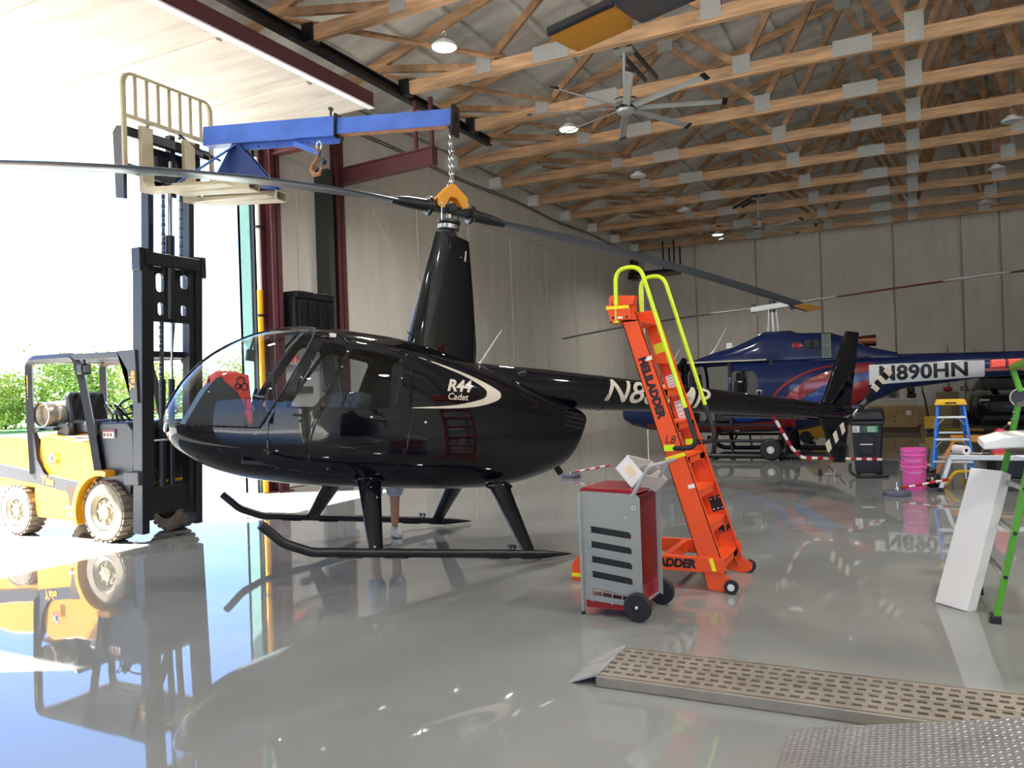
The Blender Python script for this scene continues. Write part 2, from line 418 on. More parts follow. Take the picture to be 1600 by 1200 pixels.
# girder over the door carrying the truss ends
g = MB(); h_beam(g, (-7.47, -9.0, 6.52), (-7.47, 14.2, 6.52), 0.12, 0.16, t=0.02)
tag(g.build('steel_girder', M_black, smooth=0), 'long black steel girder over the raised door edge', 'girder')

# exit door, sign and conduits in the left wall seen through the cockpit glass
M_white = mat('white paint', '#dedad2', rough=0.45)
d = MB(); d.b2((XL, 9.93, 0.01), (XL+0.05, 10.82, 1.93)); do = d.build('door_2', M_white, smooth=0); struct(do, 'white exit door in the side wall seen through the cockpit glass', 'door')
f = MB(); f.b2((XL, 9.87, 0.01), (XL+0.08, 9.93, 1.99)); f.b2((XL, 10.82, 0.01), (XL+0.08, 10.88, 1.99)); f.b2((XL, 9.87, 1.93), (XL+0.08, 10.88, 1.99)); f.build('door_frame', mat('grey frame', '#a09b93', rough=0.5), do, smooth=0)
f = MB(); f.cyl((XL+0.05, 10.02, 0.98), (XL+0.10, 10.02, 0.98), 0.03, n=14); f.bar((XL+0.10, 10.02, 0.98), (XL+0.10, 10.14, 0.98), 0.02, 0.02); f.build('door_handle', mat('steel', '#a9a9a9', rough=0.25, metal=1), do)
f = MB(); f.b2((XL+0.05, 10.2, 1.55), (XL+0.09, 10.62, 1.67)); f.build('door_closer', mat('dark bronze', '#514842', rough=0.4), do, smooth=0, bevel=0.01)
t = thing('exit_sign', 'white exit sign with red letters above the white door', 'sign', (XL, 10.15, 2.13))
p = MB(); p.b2((0.002,-0.13,-0.095), (0.05,0.13,0.095)); p.build('housing', M_white, t, bevel=0.008)
put_text('lettering', 'EXIT', 0.155, mat('red exit letters', '#d8202c', rough=0.4, emit='#e02030', estr=0.8), (0.052,0,-0.005), (0,1,0), (0,0,1), t, bold=0.006)
t = thing('conduit_run', 'grey conduits and junction box on the wall behind the cockpit', 'conduit', (XL, 0, 0))
p = MB()
for y in (11.48, 11.53, 11.7): p.cyl((0.035,y,0.3), (0.035,y,4.6), 0.012, n=8)
p.build('conduit', mat('galvanised', '#b9bab8', rough=0.35, metal=0.7), t)
p = MB(); p.b2((0.002,11.44,1.5), (0.09,11.57,1.75)); p.b2((0.002,11.62,1.0), (0.07,11.78,1.25)); p.build('junction_box', mat('galvanised', '#b9bab8'), t, smooth=0, bevel=0.006)
t = thing('tank_box', 'black ribbed two-lid box mounted high on the wall by the column', 'box', (-9.0, 10.28, 2.55))
p = MB(); p.b2((-0.21,-0.48,0.0), (0.21,0.50,0.55))
for y in (-0.36,-0.12,0.14,0.38): p.b2((0.21,y-0.04,0.02), (0.235,y+0.04,0.5))
p.build('body', mat('black moulded plastic', '#131418', rough=0.35), t, smooth=0, bevel=0.015)
for y in (-0.24, 0.26):
    p = MB(); p.prism([(y-0.235,0.55),(y+0.235,0.55),(y+0.20,0.66),(y-0.20,0.66)], -0.22, 0.24, plane='yz'); l = p.build('lid', mat('black moulded plastic'), t, smooth=0, bevel=0.012)
    q = MB(); q.b2((0.1,y-0.06,0.655), (0.22,y+0.06,0.672)); q.build('latch', mat('grey plastic', '#8d8f92', rough=0.4), l, smooth=0)
p = MB()
for y in (-0.4, 0.4): p.bar((-0.22,y,0.0), (-0.22,y,-0.35), 0.04, 0.04, up=(1,0,0)); p.bar((-0.22,y,-0.02), (0.2,y,-0.02), 0.04, 0.04); p.bar((-0.2,y,-0.34), (0.18,y,-0.04), 0.03, 0.03)
p.build('bracket', M_black, t, smooth=0)
# wall cable
p = MB()
for dz in (0, 0.05): p.tube([(XL+0.14, y, 6.36+dz+0.03*math.sin(y*1.1)) for y in [9.8+0.6*i for i in range(33)]], 0.011, n=6)
tag(p.build('cable', M_black), 'thin black twin cable running along the top of the side wall', 'cable')
# hanging black frame in the far corner
t = thing('hanging_frame', 'black steel shelf frame hung from the trusses in the far left corner', 'frame', (-8.4, 28.5, 5.5))
p = MB(); p.b2((-0.85,-0.5,0), (0.95,0.5,0.12)); p.build('shelf', M_black, t, smooth=0)
for x in (0.55, 0.95):
    for y in (-0.42, 0.42):
        p = MB(); p.bar((x,y,0.1), (x,y,1.15), 0.05, 0.05, up=(1,0,0)); p.build('hanger', M_black, t, smooth=0)
p = MB(); p.b2((-0.84,-0.3,-0.1), (-0.6,0.3,0.6)); p.build('bracket', M_black, t, smooth=0)

# ---------------------------------------------------------------- wooden roof trusses
M_wood = mat('pine truss timber', '#be9872', rough=0.7, noise=0.38, nscale=3.0, stretch=(0.5, 5, 5))
M_woodd = mat('pine web timber', '#a98462', rough=0.75, noise=0.42, nscale=4.0)
M_nail = mat('galvanised nail plate', '#b2b3ae', rough=0.45, metal=0.3, noise=0.12, nscale=60)
M_foamw = mat('white foam board', '#d9d7d0', rough=0.8)
def truss(over_door, label):
    t = thing('roof_truss', label, 'truss', (0, 0, 0), group='timber roof trusses')
    z0 = 6.47; x0 = -7.44 if over_door else -8.85; H = 0.21
    top = lambda x: ZE-0.12+(min(x, 2*RIDGE-x)-XL)*SLOPE
    p = MB(); p.b2((x0, -0.045, z0), (XR-0.4, 0.045, z0+H)); p.build('bottom_chord', M_wood, t, smooth=0)
    for s in (0, 1):
        xa = XL+0.3 if s == 0 else XR-0.3
        p = MB(); p.bar((xa, 0, top(xa)-0.05), (RIDGE, 0, top(RIDGE)-0.05), 0.08, 0.16); p.build('top_chord', M_wood, t, smooth=0)
    zb = z0+H/2
    B = [-5.87, -2.3, 0.21, RIDGE]; T = [-7.9, -4.1, -1.0, 1.25]
    segs = []
    for i, xb in enumerate(B):
        segs.append((T[i], xb))
        if i+1 < len(T): segs.append((T[i+1], xb))
    segs = segs + [(2*RIDGE-a, 2*RIDGE-c) for a, c in segs if c < RIDGE]
    for a, c in segs:
        p = MB(); p.bar((a, 0.0, top(a)-0.12), (c, 0.0, zb+0.05), 0.05, 0.115, up=(0,1,0)) if False else p.bar((a, 0, top(a)-0.12), (c, 0, zb+0.05), 0.07, 0.115)
        p.build('web', M_woodd, t, smooth=0)
    p = MB(); p.bar((RIDGE, 0, zb), (RIDGE, 0, top(RIDGE)-0.1), 0.06, 0.11, up=(1,0,0)); p.build('king_post', M_woodd, t, smooth=0)
    for x, wd, zc, ht in ((-5.87, 0.26, z0+0.20, 0.30), (-4.72, 0.58, z0+0.13, 0.25), (-2.3, 0.28, z0+0.20, 0.30), (-0.64, 0.56, z0+0.13, 0.25), (0.21, 0.26, z0+0.24, 0.44), (RIDGE, 0.3, z0+0.22, 0.32), (4.2, 0.26, z0+0.2, 0.34)):
        p = MB(); p.box((x, 0, zc), (wd, 0.108, ht)); p.build('nail_plate', M_nail, t, smooth=0)
    for x in (-4.1, -1.0, 1.25):
        p = MB(); p.box((x, 0, top(x)-0.14), (0.3, 0.10, 0.22)); p.build('nail_plate', M_nail, t, smooth=0)
    if over_door:
        p = MB(); p.b2((x0-0.02, -0.09, z0-0.02), (x0+0.16, 0.09, z0+0.24)); p.build('hanger_bracket', M_black, t, smooth=0)
    else:
        p = MB(); p.b2((XL+0.02, -0.15, z0-0.02), (x0, 0.15, z0+0.26)); p.build('eave_block', M_foamw, t, smooth=0, bevel=0.02)
    return t
TY = [4.3, 6.5, 8.72, 11.08, 13.3, 15.35, 17.45, 19.65, 21.9, 24.1, 26.35, 28.55]
names = {8.72: 'timber roof truss nearest the viewer, over the raised door edge', 11.08: 'timber roof truss on a black girder bracket just in front of the fan',
 13.3: 'timber roof truss just behind the big ceiling fan', 15.35: 'third timber truss back from the big ceiling fan', 17.45: 'timber truss with first white foam wall block', 19.65: 'timber truss with second white foam wall block',
 21.9: 'timber truss with third foam wall block, beside the far fan', 24.1: 'timber truss just beyond the far fan', 26.35: 'second timber truss from the back wall', 28.55: 'last timber truss, against the back wall',
 4.3: 'timber roof truss high above the viewer, outside the frame', 6.5: 'timber roof truss at the top left corner above the door'}
src = {}
for y in TY:
    od = y < 14
    if od not in src: r = truss(od, names[y]); src[od] = r
    else: r = dup(src[od], label=names[y])
    r.location.y = y
ORD = ('nearest', 'second', 'third', 'fourth', 'fifth', 'sixth', 'seventh', 'eighth', 'ninth', 'tenth', 'eleventh')
for k, (y0, y1) in enumerate(zip(TY, TY[1:])):
    p = MB(); p.bar((-7.6, y0-0.3, 6.74), (-5.6, y1+0.1, 6.74), 0.12, 0.04)
    tag(p.build('brace_board', M_woodd, smooth=0), 'flat brace board between two roof trusses, ' + ORD[len(TY)-2-k] + ' from the back wall', 'board', 'brace boards between trusses')
# ================================================================ black four-seat helicopter, hoisted nose-up by the rotor hub
M_gloss = mat('gloss black paint', '#090b12', rough=0.04, coat=0.0, spec=0.5)
M_satin = mat('satin black', '#14161b', rough=0.35)
M_leather = mat('black leather', '#17181c', rough=0.38, bump=0.2, bscale=80)
M_interior = mat('dark cabin trim', '#1a1b1f', rough=0.7)
M_cream = mat('champagne lettering', '#cfc5b2', rough=0.35)
M_glass = glass_mat('clear acrylic', '#eef3f4', 0.03)
M_glassd = glass_mat('door acrylic', '#d9dfe2', 0.12)
M_steel = mat('bright steel', '#c9c9c9', rough=0.22, metal=1.0)
M_dsteel = mat('dark steel', '#4a4c50', rough=0.35, metal=0.8)
M_blade = mat('grey rotor blade', '#3c424b', rough=0.30, spec=0.5)
M_white2 = mat('warm white paint', '#e8e5df', rough=0.3)
M_red2 = mat('signal red', '#b01420', rough=0.35)
ST = [  # x, z bottom, z top, z of greatest width, half width
 (2.375,.955,.975,.965,.012),(2.36,.89,1.05,.966,.10),(2.32,.80,1.16,.968,.19),(2.25,.725,1.30,.97,.275),(2.1,.638,1.495,.975,.375),(1.9,.565,1.655,.98,.465),
 (1.7,.523,1.765,.98,.535),(1.5,.50,1.835,.98,.58),(1.25,.485,1.885,.98,.615),(1.0,.48,1.90,.98,.635),(.6,.485,1.897,.98,.64),(.3,.49,1.872,.98,.64),
 (0,.50,1.82,.99,.625),(-.3,.515,1.757,1.0,.59),(-.6,.54,1.69,1.02,.54),(-.9,.60,1.60,1.05,.475),(-1.2,.70,1.51,1.08,.40),(-1.4,.79,1.455,1.12,.345),
 (-1.5,.90,1.43,1.16,.32),(-1.57,1.08,1.41,1.25,.29),(-1.61,1.2,1.38,1.29,.25)]
def interp_st(x):
    P = ST
    if x >= P[0][0]: return P[0][1:]
    if x <= P[-1][0]: return P[-1][1:]
    for i in range(len(P)-1):
        if P[i][0] >= x >= P[i+1][0]: break
    x0, x1 = P[i][0], P[i+1][0]; t = (x-x0)/(x1-x0); res = []
    for c in range(1, 5):
        def sl(j):
            if j <= 0 or j >= len(P)-1: 
                j = max(1, min(j, len(P)-1)); return (P[j][c]-P[j-1][c])/(P[j][0]-P[j-1][0])
            a = (P[j][c]-P[j-1][c])/(P[j][0]-P[j-1][0]); b = (P[j+1][c]-P[j][c])/(P[j+1][0]-P[j][0])
            return 0 if a*b <= 0 else 2*a*b/(a+b)
        m0, m1, h = sl(i), sl(i+1), x1-x0
        res.append((2*t**3-3*t*t+1)*P[i][c]+(t**3-2*t*t+t)*h*m0+(-2*t**3+3*t*t)*P[i+1][c]+(t**3-t*t)*h*m1)
    return tuple(res)
NU, NL = 2.5, 2.6
def fus_y(x, z):
    zb, zt, zm, w = interp_st(x)
    if z >= zm: t = min(1, (z-zm)/(zt-zm)); n = NU
    else: t = min(1, (zm-z)/(zm-zb)); n = NL
    return w*max(0, 1-t**n)**(1/n)
def fuselage_bm():
    bm = bmesh.new(); xs = []
    N = 110
    for i in range(N+1):
        t = i/N; xs.append(2.375-(2.375+1.61)*(t**1.0))
    xs = [2.375, 2.37, 2.362, 2.35] + [x for x in xs if 2.345 > x > -1.6] + [-1.605, -1.61]
    A = 112; rings = []
    for x in xs:
        zb, zt, zm, w = interp_st(x); ring = []
        for k in range(A):
            a = 2*PI*k/A; c, s = math.cos(a), math.sin(a); n = NU if s >= 0 else NL; h = zt-zm if s >= 0 else zm-zb
            ring.append(bm.verts.new((x, w*math.copysign(abs(c)**(2/n), c), zm+h*math.copysign(abs(s)**(2/n), s))))
        rings.append(ring)
    for R0, R1 in zip(rings, rings[1:]):
        for k in range(A): bm.faces.new((R0[k], R0[(k+1) % A], R1[(k+1) % A], R1[k]))
    bm.faces.new(rings[0]); bm.faces.new(rings[-1][::-1])
    bmesh.ops.recalc_face_normals(bm, faces=bm.faces[:])
    return bm
def inpoly(x, z, poly):
    r = False; n = len(poly)
    for i in range(n):
        x0, z0 = poly[i]; x1, z1 = poly[(i+1) % n]
        if (z0 > z) != (z1 > z) and x < (x1-x0)*(z-z0)/(z1-z0)+x0: r = not r
    return r
def round_poly(poly, r, n=4):
    P = [Vector((a, 0, b)) for a, b in poly]; m = len(P); out = []
    for i in range(m):
        a, b, c = P[i-1], P[i], P[(i+1) % m]; d1 = (a-b).normalized(); d2 = (c-b).normalized(); t = min(r, 0.45*(a-b).length, 0.45*(c-b).length)
        for k in range(n+1):
            s = k/n; q = (b+d1*t)*(1-s)**2+b*2*s*(1-s)+(b+d2*t)*s**2; out.append((q.x, q.z))
    return out
def carve(bm, poly, side):
    # cut the skin along a side-view outline and lift the piece out as its own mesh
    x0 = min(p[0] for p in poly)-.06; x1 = max(p[0] for p in poly)+.06; z0 = min(p[1] for p in poly)-.06; z1 = max(p[1] for p in poly)+.06
    n = len(poly); ctr = (sum(p[0] for p in poly)/n, sum(p[1] for p in poly)/n)
    def near():
        return [f for f in bm.faces if x0 < f.calc_center_median().x < x1 and z0 < f.calc_center_median().z < z1 and (side == 0 or f.calc_center_median().y*side > 0)]
    for i in range(n):
        a, b = poly[i], poly[(i+1) % n]; d = Vector((b[0]-a[0], 0, b[1]-a[1]))
        if d.length < 1e-4: continue
        F = near(); geo = set(F)
        for f in F: geo.update(f.edges); geo.update(f.verts)
        bmesh.ops.bisect_plane(bm, geom=list(geo), plane_co=(a[0], 0, a[1]), plane_no=(d.z, 0, -d.x), dist=1e-5)
    sel = [f for f in near() if inpoly(f.calc_center_median().x, f.calc_center_median().z, poly)]
    pb = bmesh.new(); mp = {}
    for f in sel:
        vs = []
        for v in f.verts:
            if v not in mp: mp[v] = pb.verts.new(v.co)
            vs.append(mp[v])
        pb.faces.new(vs)
    bmesh.ops.delete(bm, geom=sel, context='FACES')
    return pb
def bm_obj(bm, name, m, parent, smooth=60, solid=0.0):
    me = bpy.data.meshes.new(name); bm.to_mesh(me); bm.free(); me.materials.append(m)
    me.polygons.foreach_set('use_smooth', [True]*len(me.polygons)); me.set_sharp_from_angle(angle=math.radians(smooth))
    o = bpy.data.objects.new(name, me); COL.objects.link(o); o.parent = parent
    if solid:
        md = o.modifiers.new('thick', 'SOLIDIFY'); md.thickness = solid; md.offset = -1
    return o
def blade(name, x0, x1, zf, chord, thick, m, parent, tipcol=None, tiplen=0.3, sgn=1):
    rings = []; n = 14
    sec = []
    for k in range(n):
        a = 2*PI*k/n; u = math.cos(a); v = math.sin(a)
        sec.append((u*0.5*chord-0.08*chord, v*0.5*thick*(0.35+0.65*(0.5+0.5*u)**0.7 if True else 1)))
    N = 24
    for i in range(N+1):
        x = x0+(x1-x0)*i/N; s = min(1, 0.45+i*0.14)
        rings.append([(x, sgn*p*s, zf(x)+q) for p, q in sec])
    b = MB().loft(rings); o = b.build(name, m, parent, smooth=50)
    if name == 'blade_tip':
        q = MB(); q.bar((x0, sgn*.375*chord, zf(x0)), (x1, sgn*.375*chord, zf(x1)), .10*chord, thick*.99); q.build('leading_edge', M_satin, o, smooth=0, bevel=.008)
    return o
def make_r44():
    t = thing('helicopter', 'glossy black four-seat helicopter hoisted nose-up by its rotor hub', 'helicopter', (-4.25, 6.38, 0.10))
    yaw, pit = math.radians(233.9), math.radians(7.5)
    t.rotation_euler = (Matrix.Rotation(yaw, 3, 'Z') @ Matrix.Rotation(-pit, 3, 'Y')).to_euler()
    bm = fuselage_bm()
    W1 = round_poly([(1.215,1.745),(1.0,1.715),(1.275,1.165),(1.505,1.14)], .05)
    W2 = round_poly([(.955,1.715),(.52,1.67),(.60,1.22),(1.235,1.17)], .05)
    WS = [(1.255,2.0),(1.245,1.86),(1.45,1.42),(1.60,1.14),(1.69,.965),(1.95,.945),(2.45,.925),(2.45,2.0)]
    ws = carve(bm, WS, 0)
    panes = []
    for s in (1, -1):
        for k, Wp in enumerate((W1, W2)): panes.append(carve(bm, Wp, s))
    doors = []
    D1 = round_poly([(1.22,1.80),(.985,1.79),(1.30,.98),(1.30,.62),(1.60,.66),(1.625,1.02),(1.57,1.14),(1.42,1.42)], .04)
    D2 = round_poly([(.97,1.79),(.46,1.74),(.43,1.40),(.46,.75),(.62,.60),(1.28,.615),(1.28,.98)], .06)
    for s in (1, -1):
        doors.append((carve(bm, D1, s), carve(bm, D2, s), s))
    fu = bm_obj(bm, 'fuselage', M_gloss, t, solid=0.006)
    wo = bm_obj(ws, 'windshield', M_glass, t)
    for s in (1, -1):
        dd = [d for d in doors if d[2] == s][0]
        i = 0 if s > 0 else 2
        a = bm_obj(dd[0], 'front_door', M_gloss, t, solid=0.006); b = bm_obj(dd[1], 'rear_door', M_gloss, t, solid=0.006)
        bm_obj(panes[i], 'window_pane', M_glassd, a); bm_obj(panes[i+1], 'window_pane', M_glassd, b)
        for d, hx, hz in ((a, 1.40, 1.09), (b, .72, 1.12)):
            y = s*(fus_y(hx, hz)+.012)
            h = MB(); h.box((hx, y, hz), (.09, .015, .022)); h.cyl((hx-.02, y-s*.012, hz-.045), (hx-.02, y+s*.004, hz-.045), .012, n=10); h.build('door_handle', M_satin, d)
        for d, pts in ((a, ((1.62,.78),(1.50,.64))), (b, ((1.1,.66),(.66,.64)))):
            for hx, hz in pts:
                y = s*(fus_y(hx, hz)+.004); h = MB(); h.ball((hx, y, hz), .016, (1.3,.5,.8), 10, 6); h.build('hinge', M_satin, d)
    # windshield centre strip and lower seam strip with rivets
    p = MB(); zt = lambda x: interp_st(x)[1]
    xs = [2.36-.0347*i for i in range(33)]
    p.tube([(x, 0, zt(x)+.003) for x in xs], .011, n=8); p.build('centre_strip', M_gloss, t)
    for s in (1, -1):
        p = MB(); pts = []
        for i in range(26):
            x = 2.335-.66*i/25; z = .928+.035*i/25; pts.append((x, s*(fus_y(x, z)+.002), z))
        p.tube(pts, .009, n=6); sp = p.build('seam_strip', M_gloss, t)
        p = MB()
        for x, y, z in pts[::2]: p.ball((x, y+s*.008, z), .006, n=8, m=5)
        p.build('rivets', M_dsteel, sp)
        p = MB(); pts = []
        for i in range(20):
            u = i/19; x = 1.247+(1.69-1.247)*u; z = 1.86-(1.86-.965)*u; pts.append((x, s*(fus_y(x, z)+.002), z))
        p.tube(pts, .010, n=6); p.build('windshield_trim', M_satin, t)
    # nose landing light and pitot
    p = MB(); p.ball((2.35,.10,.90), .045, (.5,1,1)); p.build('landing_light', M_steel, t)
    p = MB(); p.tube([(2.30,-.05,.80),(2.42,-.05,.78)], .008, n=8); p.build('pitot_tube', M_steel, t)
    # cabin: floor, bulkhead, console with red cover, seats, sticks
    p = MB(); p.b2((.3,-.48,.66), (1.78,.48,.69)); p.b2((.24,-.48,.68), (.28,.48,1.70)); p.build('cabin_floor', M_interior, t, smooth=0)
    p = MB(); p.prism([(2.24,.90),(2.17,1.06),(2.10,1.22),(2.02,1.34),(1.94,1.38),(1.86,1.36),(1.78,1.28),(1.745,1.12),(1.76,1.0),(1.80,.90),(1.86,.66),(2.1,.66)], -.23, .23); co = p.build('instrument_console', M_satin, t, smooth=30, bevel=.025)
    p = MB(); prof = [(2.055,1.36,.16),(2.0,1.405,.2),(1.94,1.41,.23),(1.86,1.42,.25),(1.79,1.40,.25),(1.755,1.30,.25),(1.735,1.18,.25),(1.73,1.08,.24),(1.70,1.0,.22)]
    rg = []
    for i, (x, z, hw) in enumerate(prof):
        nx, nz = (.012, .0) if i > 5 else (0, .012)
        rg.append([(x, hw*v/4, z-(abs(v/4)**3)*.07+.006*math.sin(v*2.3+i)) for v in range(-4, 5)])
    bmf = MB(); R = [[bmf._v(q) for q in r] for r in rg]
    for A, B in zip(R, R[1:]):
        for k in range(8): bmf.bm.faces.new((A[k], A[k+1], B[k+1], B[k]))
    cov = bmf.build('panel_cover', mat('orange red cloth', '#e2331c', rough=0.55, bump=0.4, bscale=12), t, smooth=60)
    md = cov.modifiers.new('thick', 'SOLIDIFY'); md.thickness = .012
    p = MB()
    for s in (1, -1):   # side flaps of the red cover
        p.loft([[(1.98,s*.225,1.36),(1.98,s*.24,1.36),(1.95,s*.24,1.32),(1.95,s*.225,1.32)],[(1.86,s*.235,1.40),(1.86,s*.25,1.40),(1.84,s*.25,1.24),(1.84,s*.235,1.24)],[(1.77,s*.24,1.39),(1.77,s*.255,1.39),(1.79,s*.255,1.16),(1.79,s*.24,1.16)],[(1.72,s*.24,1.14),(1.72,s*.255,1.14),(1.76,s*.255,1.05),(1.76,s*.24,1.05)],[(1.695,s*.22,1.0),(1.695,s*.235,1.0),(1.72,s*.235,.98),(1.72,s*.22,.98)]])
    p.build('cover_flap', MATS['orange red cloth'], t, smooth=40)
    p = MB()
    for cx, cz, r in ((1.83,1.335,.03),(1.795,1.29,.026),(1.85,1.29,.02)): p.tube([(cx+r*math.cos(a), .26, cz+r*1.1*math.sin(a)) for a in [2*PI*k/14 for k in range(14)]], .006, n=6, closed=True)
    p.tube([(1.745+.03*a, .262, 1.15+.045*c) for a, c in ((-1,-1),(1,-1),(1,1),(-1,1))], .006, n=6, closed=True)
    p.build('cover_marks', mat('dark ink', '#3a1012', rough=0.6), cov)
    p = MB(); p.box((1.735,0,1.575), (.07,.09,.10)); p.tube([(1.74,0,1.62),(1.72,0,1.74)], .01, n=8); p.build('compass', M_satin, t, bevel=.012)
    p = MB(); p.tube(bend([(1.55,.05,.66),(1.60,.05,1.0),(1.62,.05,1.22)], .1), .014, n=8); p.tube([(1.62,-.28,1.24),(1.62,0.05,1.22),(1.62,.36,1.22)], .011, n=8)
    for y in (-.28, .36): p.tube([(1.60,y,1.10),(1.625,y,1.22),(1.61,y,1.30)], .017, n=8)
    p.build('cyclic_stick', M_satin, t)
    p = MB(); p.tube(bend([(1.52,.30,1.08),(1.58,.30,1.36),(1.64,.30,1.42)], .05), .012, n=8); p.ball((1.60,.30,1.39), .04, (.7,.6,1)); p.build('headset', M_satin, t)
    for x, y in ((1.05,.28),(1.05,-.28),(.45,.28),(.45,-.28)):
        p = MB(); p.box((x+.10, y, .80), (.50,.46,.34)); st = p.build('seat', M_leather, t, bevel=.05, seg=3)
        q = MB(); Rm = Matrix.Rotation(math.radians(-14), 3, 'Y')
        for j in range(6): q.box(Vector((x-.16-.035, y-.185+.074*j, 1.12)), (.11,.066,.44), Rm)
        q.build('seat_back', M_leather, st, bevel=.028, seg=3)
    p = MB()
    for y in (.24, -.3): p.tube(spline([(1.04,y,1.62),(1.0,y+.02,1.45),(.95,y,1.3)], 5), .012, n=6)
    p.build('shoulder_belt', M_satin, t)
    p = MB(); p.box((1.12,.34,1.80), (.05,.05,.05)); p.ball((1.20,.22,1.80), .035); p.build('cabin_lamp', M_white2, t)
    # mast fairing, mast, hub, blades
    def foil(x0, x1, w, z, n=20):
        c = (x0+x1)/2; h = (x0-x1)/2
        return [(c+h*math.cos(2*PI*k/n), w*math.sin(2*PI*k/n)*(0.72+.28*math.cos(2*PI*k/n)), z+ (0 if z < 2 else -.035*(1-math.cos(2*PI*k/n))/2)) for k in range(n)]
    p = MB(); p.loft([foil(.335,-.425,.17,1.66), foil(.315,-.41,.155,1.92), foil(.23,-.33,.12,2.45), foil(.14,-.232,.095,2.985)]); p.build('mast_fairing', M_gloss, t, smooth=50)
    p = MB(); p.box((-.17,.088,2.78), (.012,.01,.10)); p.box((-.12,.093,2.76), (.008,.008,.012)); p.build('fairing_decal', M_cream, t)
    p = MB(); p.cyl((0,0,2.93), (0,0,3.27), .032, n=16); p.build('rotor_mast', M_steel, t)
    p = MB(); p.lathe([(.085,2.955),(.10,2.975),(.085,2.995),(.06,3.0),(.06,3.02),(.105,3.025),(.105,3.075),(.09,3.08),(.115,3.09),(.115,3.115),(.07,3.13)], 24); sw = p.build('swashplate', M_dsteel, t)
    p = MB(); p.lathe([(.108,3.03),(.108,3.07)], 24); p.build('silver_band', M_steel, sw)
    p = MB()
    for a, y in ((.10,.07),(-.10,-.07)): p.tube([(a,y,3.10),(a*1.3,y*1.4,3.22)], .009, n=8)
    p.build('pitch_link', M_steel, t)
    p = MB()
    p.box((0,0,3.225), (.42,.085,.085)); p.cyl((0,-.09,3.235), (0,.09,3.235), .045, n=16)
    hub = p.build('rotor_hub', M_satin, t, bevel=.012)
    for s in (1, -1):
        p = MB(); p.tube([(s*.16,0,3.225),(s*.20,0,3.225),(s*.205,0,3.225),(s*.235,0,3.224),(s*.24,0,3.224),(s*.45,0,3.216),(s*.60,0,3.205)], [.05,.05,.095,.095,.062,.055,.035], n=18); g = p.build('blade_grip', M_satin, hub)
        q = MB()
        for k in range(8): a = 2*PI*k/8; q.cyl((s*.20,.08*math.cos(a),3.225+.08*math.sin(a)), (s*.245,.08*math.cos(a),3.225+.08*math.sin(a)), .010, n=6)
        q.build('bolt_ring', M_steel, g)
    zf = lambda x: 3.215-.0285*x*x
    zr = lambda x: 3.215-.0095*x*x
    b1 = blade('rotor_blade', .42, 4.72, zf, .254, .038, M_blade, t, sgn=1)
    b2 = blade('rotor_blade', -.42, -4.72, zr, .254, .038, M_blade, t, sgn=-1)
    M_ty = mat('ochre blade tip', '#c98a22', rough=0.45); blade('blade_tip', 4.72, 5.03, zf, .256, .036, M_ty, b1, sgn=1)
    M_ty = mat('ochre blade tip', '#c98a22', rough=0.45)
    blade('blade_tip', -4.72, -5.03, zr, .256, .036, M_ty, b2, sgn=-1)
    # tail boom, cowl, vents, stabilisers
    bx = [(-.30,1.575,.185),(-.7,1.575,.193),(-1.2,1.588,.196),(-1.8,1.60,.19),(-2.5,1.628,.168),(-3.5,1.665,.142),(-4.4,1.69,.118),(-5.5,1.722,.098),(-5.62,1.727,.085)]
    p = MB(); p.loft([[(x, r*math.cos(2*PI*k/32), z+r*math.sin(2*PI*k/32)) for k in range(32)] for x, z, r in bx]); boom = p.build('tail_boom', M_gloss, t, smooth=50)
    def boom_c(x):
        for a, b in zip(bx, bx[1:]):
            if a[0] >= x >= b[0]:
                u = (x-a[0])/(b[0]-a[0]); return a[1]+(b[1]-a[1])*u, a[2]+(b[2]-a[2])*u
    for x in (-1.9, -2.95, -3.95, -4.75, -5.2):
        z, r = boom_c(x); p = MB(); p.lathe([(r+.0005,x-.006),(r+.004,x-.004),(r+.004,x+.004),(r+.0005,x+.006)], 32, axis='x', o=(0,0,z), cap=False); p.build('boom_seam', M_gloss, boom)
    def boom_fn(x0, z0, zsl):
        def fn(u, v):
            x = x0-u; z, r = boom_c(x); dz = max(-.95, min(.95, (z0+zsl*u+v-z)/r)); return Vector((x, r*math.sqrt(1-dz*dz)+.003, z+r*dz))
        return fn
    put_text('registration', 'N883MP', .335, M_cream, (0,0,0), (1,0,0), (0,0,1), boom, fn=boom_fn(-2.56, 1.642, .028), shear=.32, bold=.004, sx=1.2, spacing=1.0)
    vs = []
    for s in (1, -1):
        for j in range(5):
            p = MB(); z = 1.40-.045*j
            pts = [(x, s*(fus_y(x, z)+.002), z-.02*k/6) for k, x in enumerate([-1.28-.047*q for q in range(7)])]
            p.tube(pts, .010, n=6); p.build('cooling_louvre', M_satin, t)
    p = MB(); p.box((-.86,.165,1.685), (.10,.06,.06), Matrix.Rotation(.3, 3, 'Y')); p.build('air_scoop', M_satin, t, bevel=.01)
    p = MB(); p.tube([(-.44,.03,1.74),(-.66,.03,2.12)], [.009,.004], n=8); p.cyl((-.43,.03,1.73), (-.46,.03,1.775), .022, .010, n=10); p.build('antenna', M_white2, t)
    p = MB(); p.tube([(.31,.12,1.93),(.37,.13,1.955)], .006, n=6); p.build('temperature_probe', M_satin, t)
    # rear cowl: exhaust and belly drain
    p = MB(); p.cyl((-1.38,.05,.82), (-1.47,.05,.72), .035, n=14); p.build('exhaust_pipe', M_satin, t)
    def fin(name, poly, th):
        p = MB(); p.prism(poly, -th/2, th/2); return p.build(name, M_gloss, t, smooth=30, bevel=th*.4, seg=3)
    fin('upper_fin', [(-5.28,1.80),(-5.65,2.79),(-5.885,2.80),(-5.80,1.80)], .05)
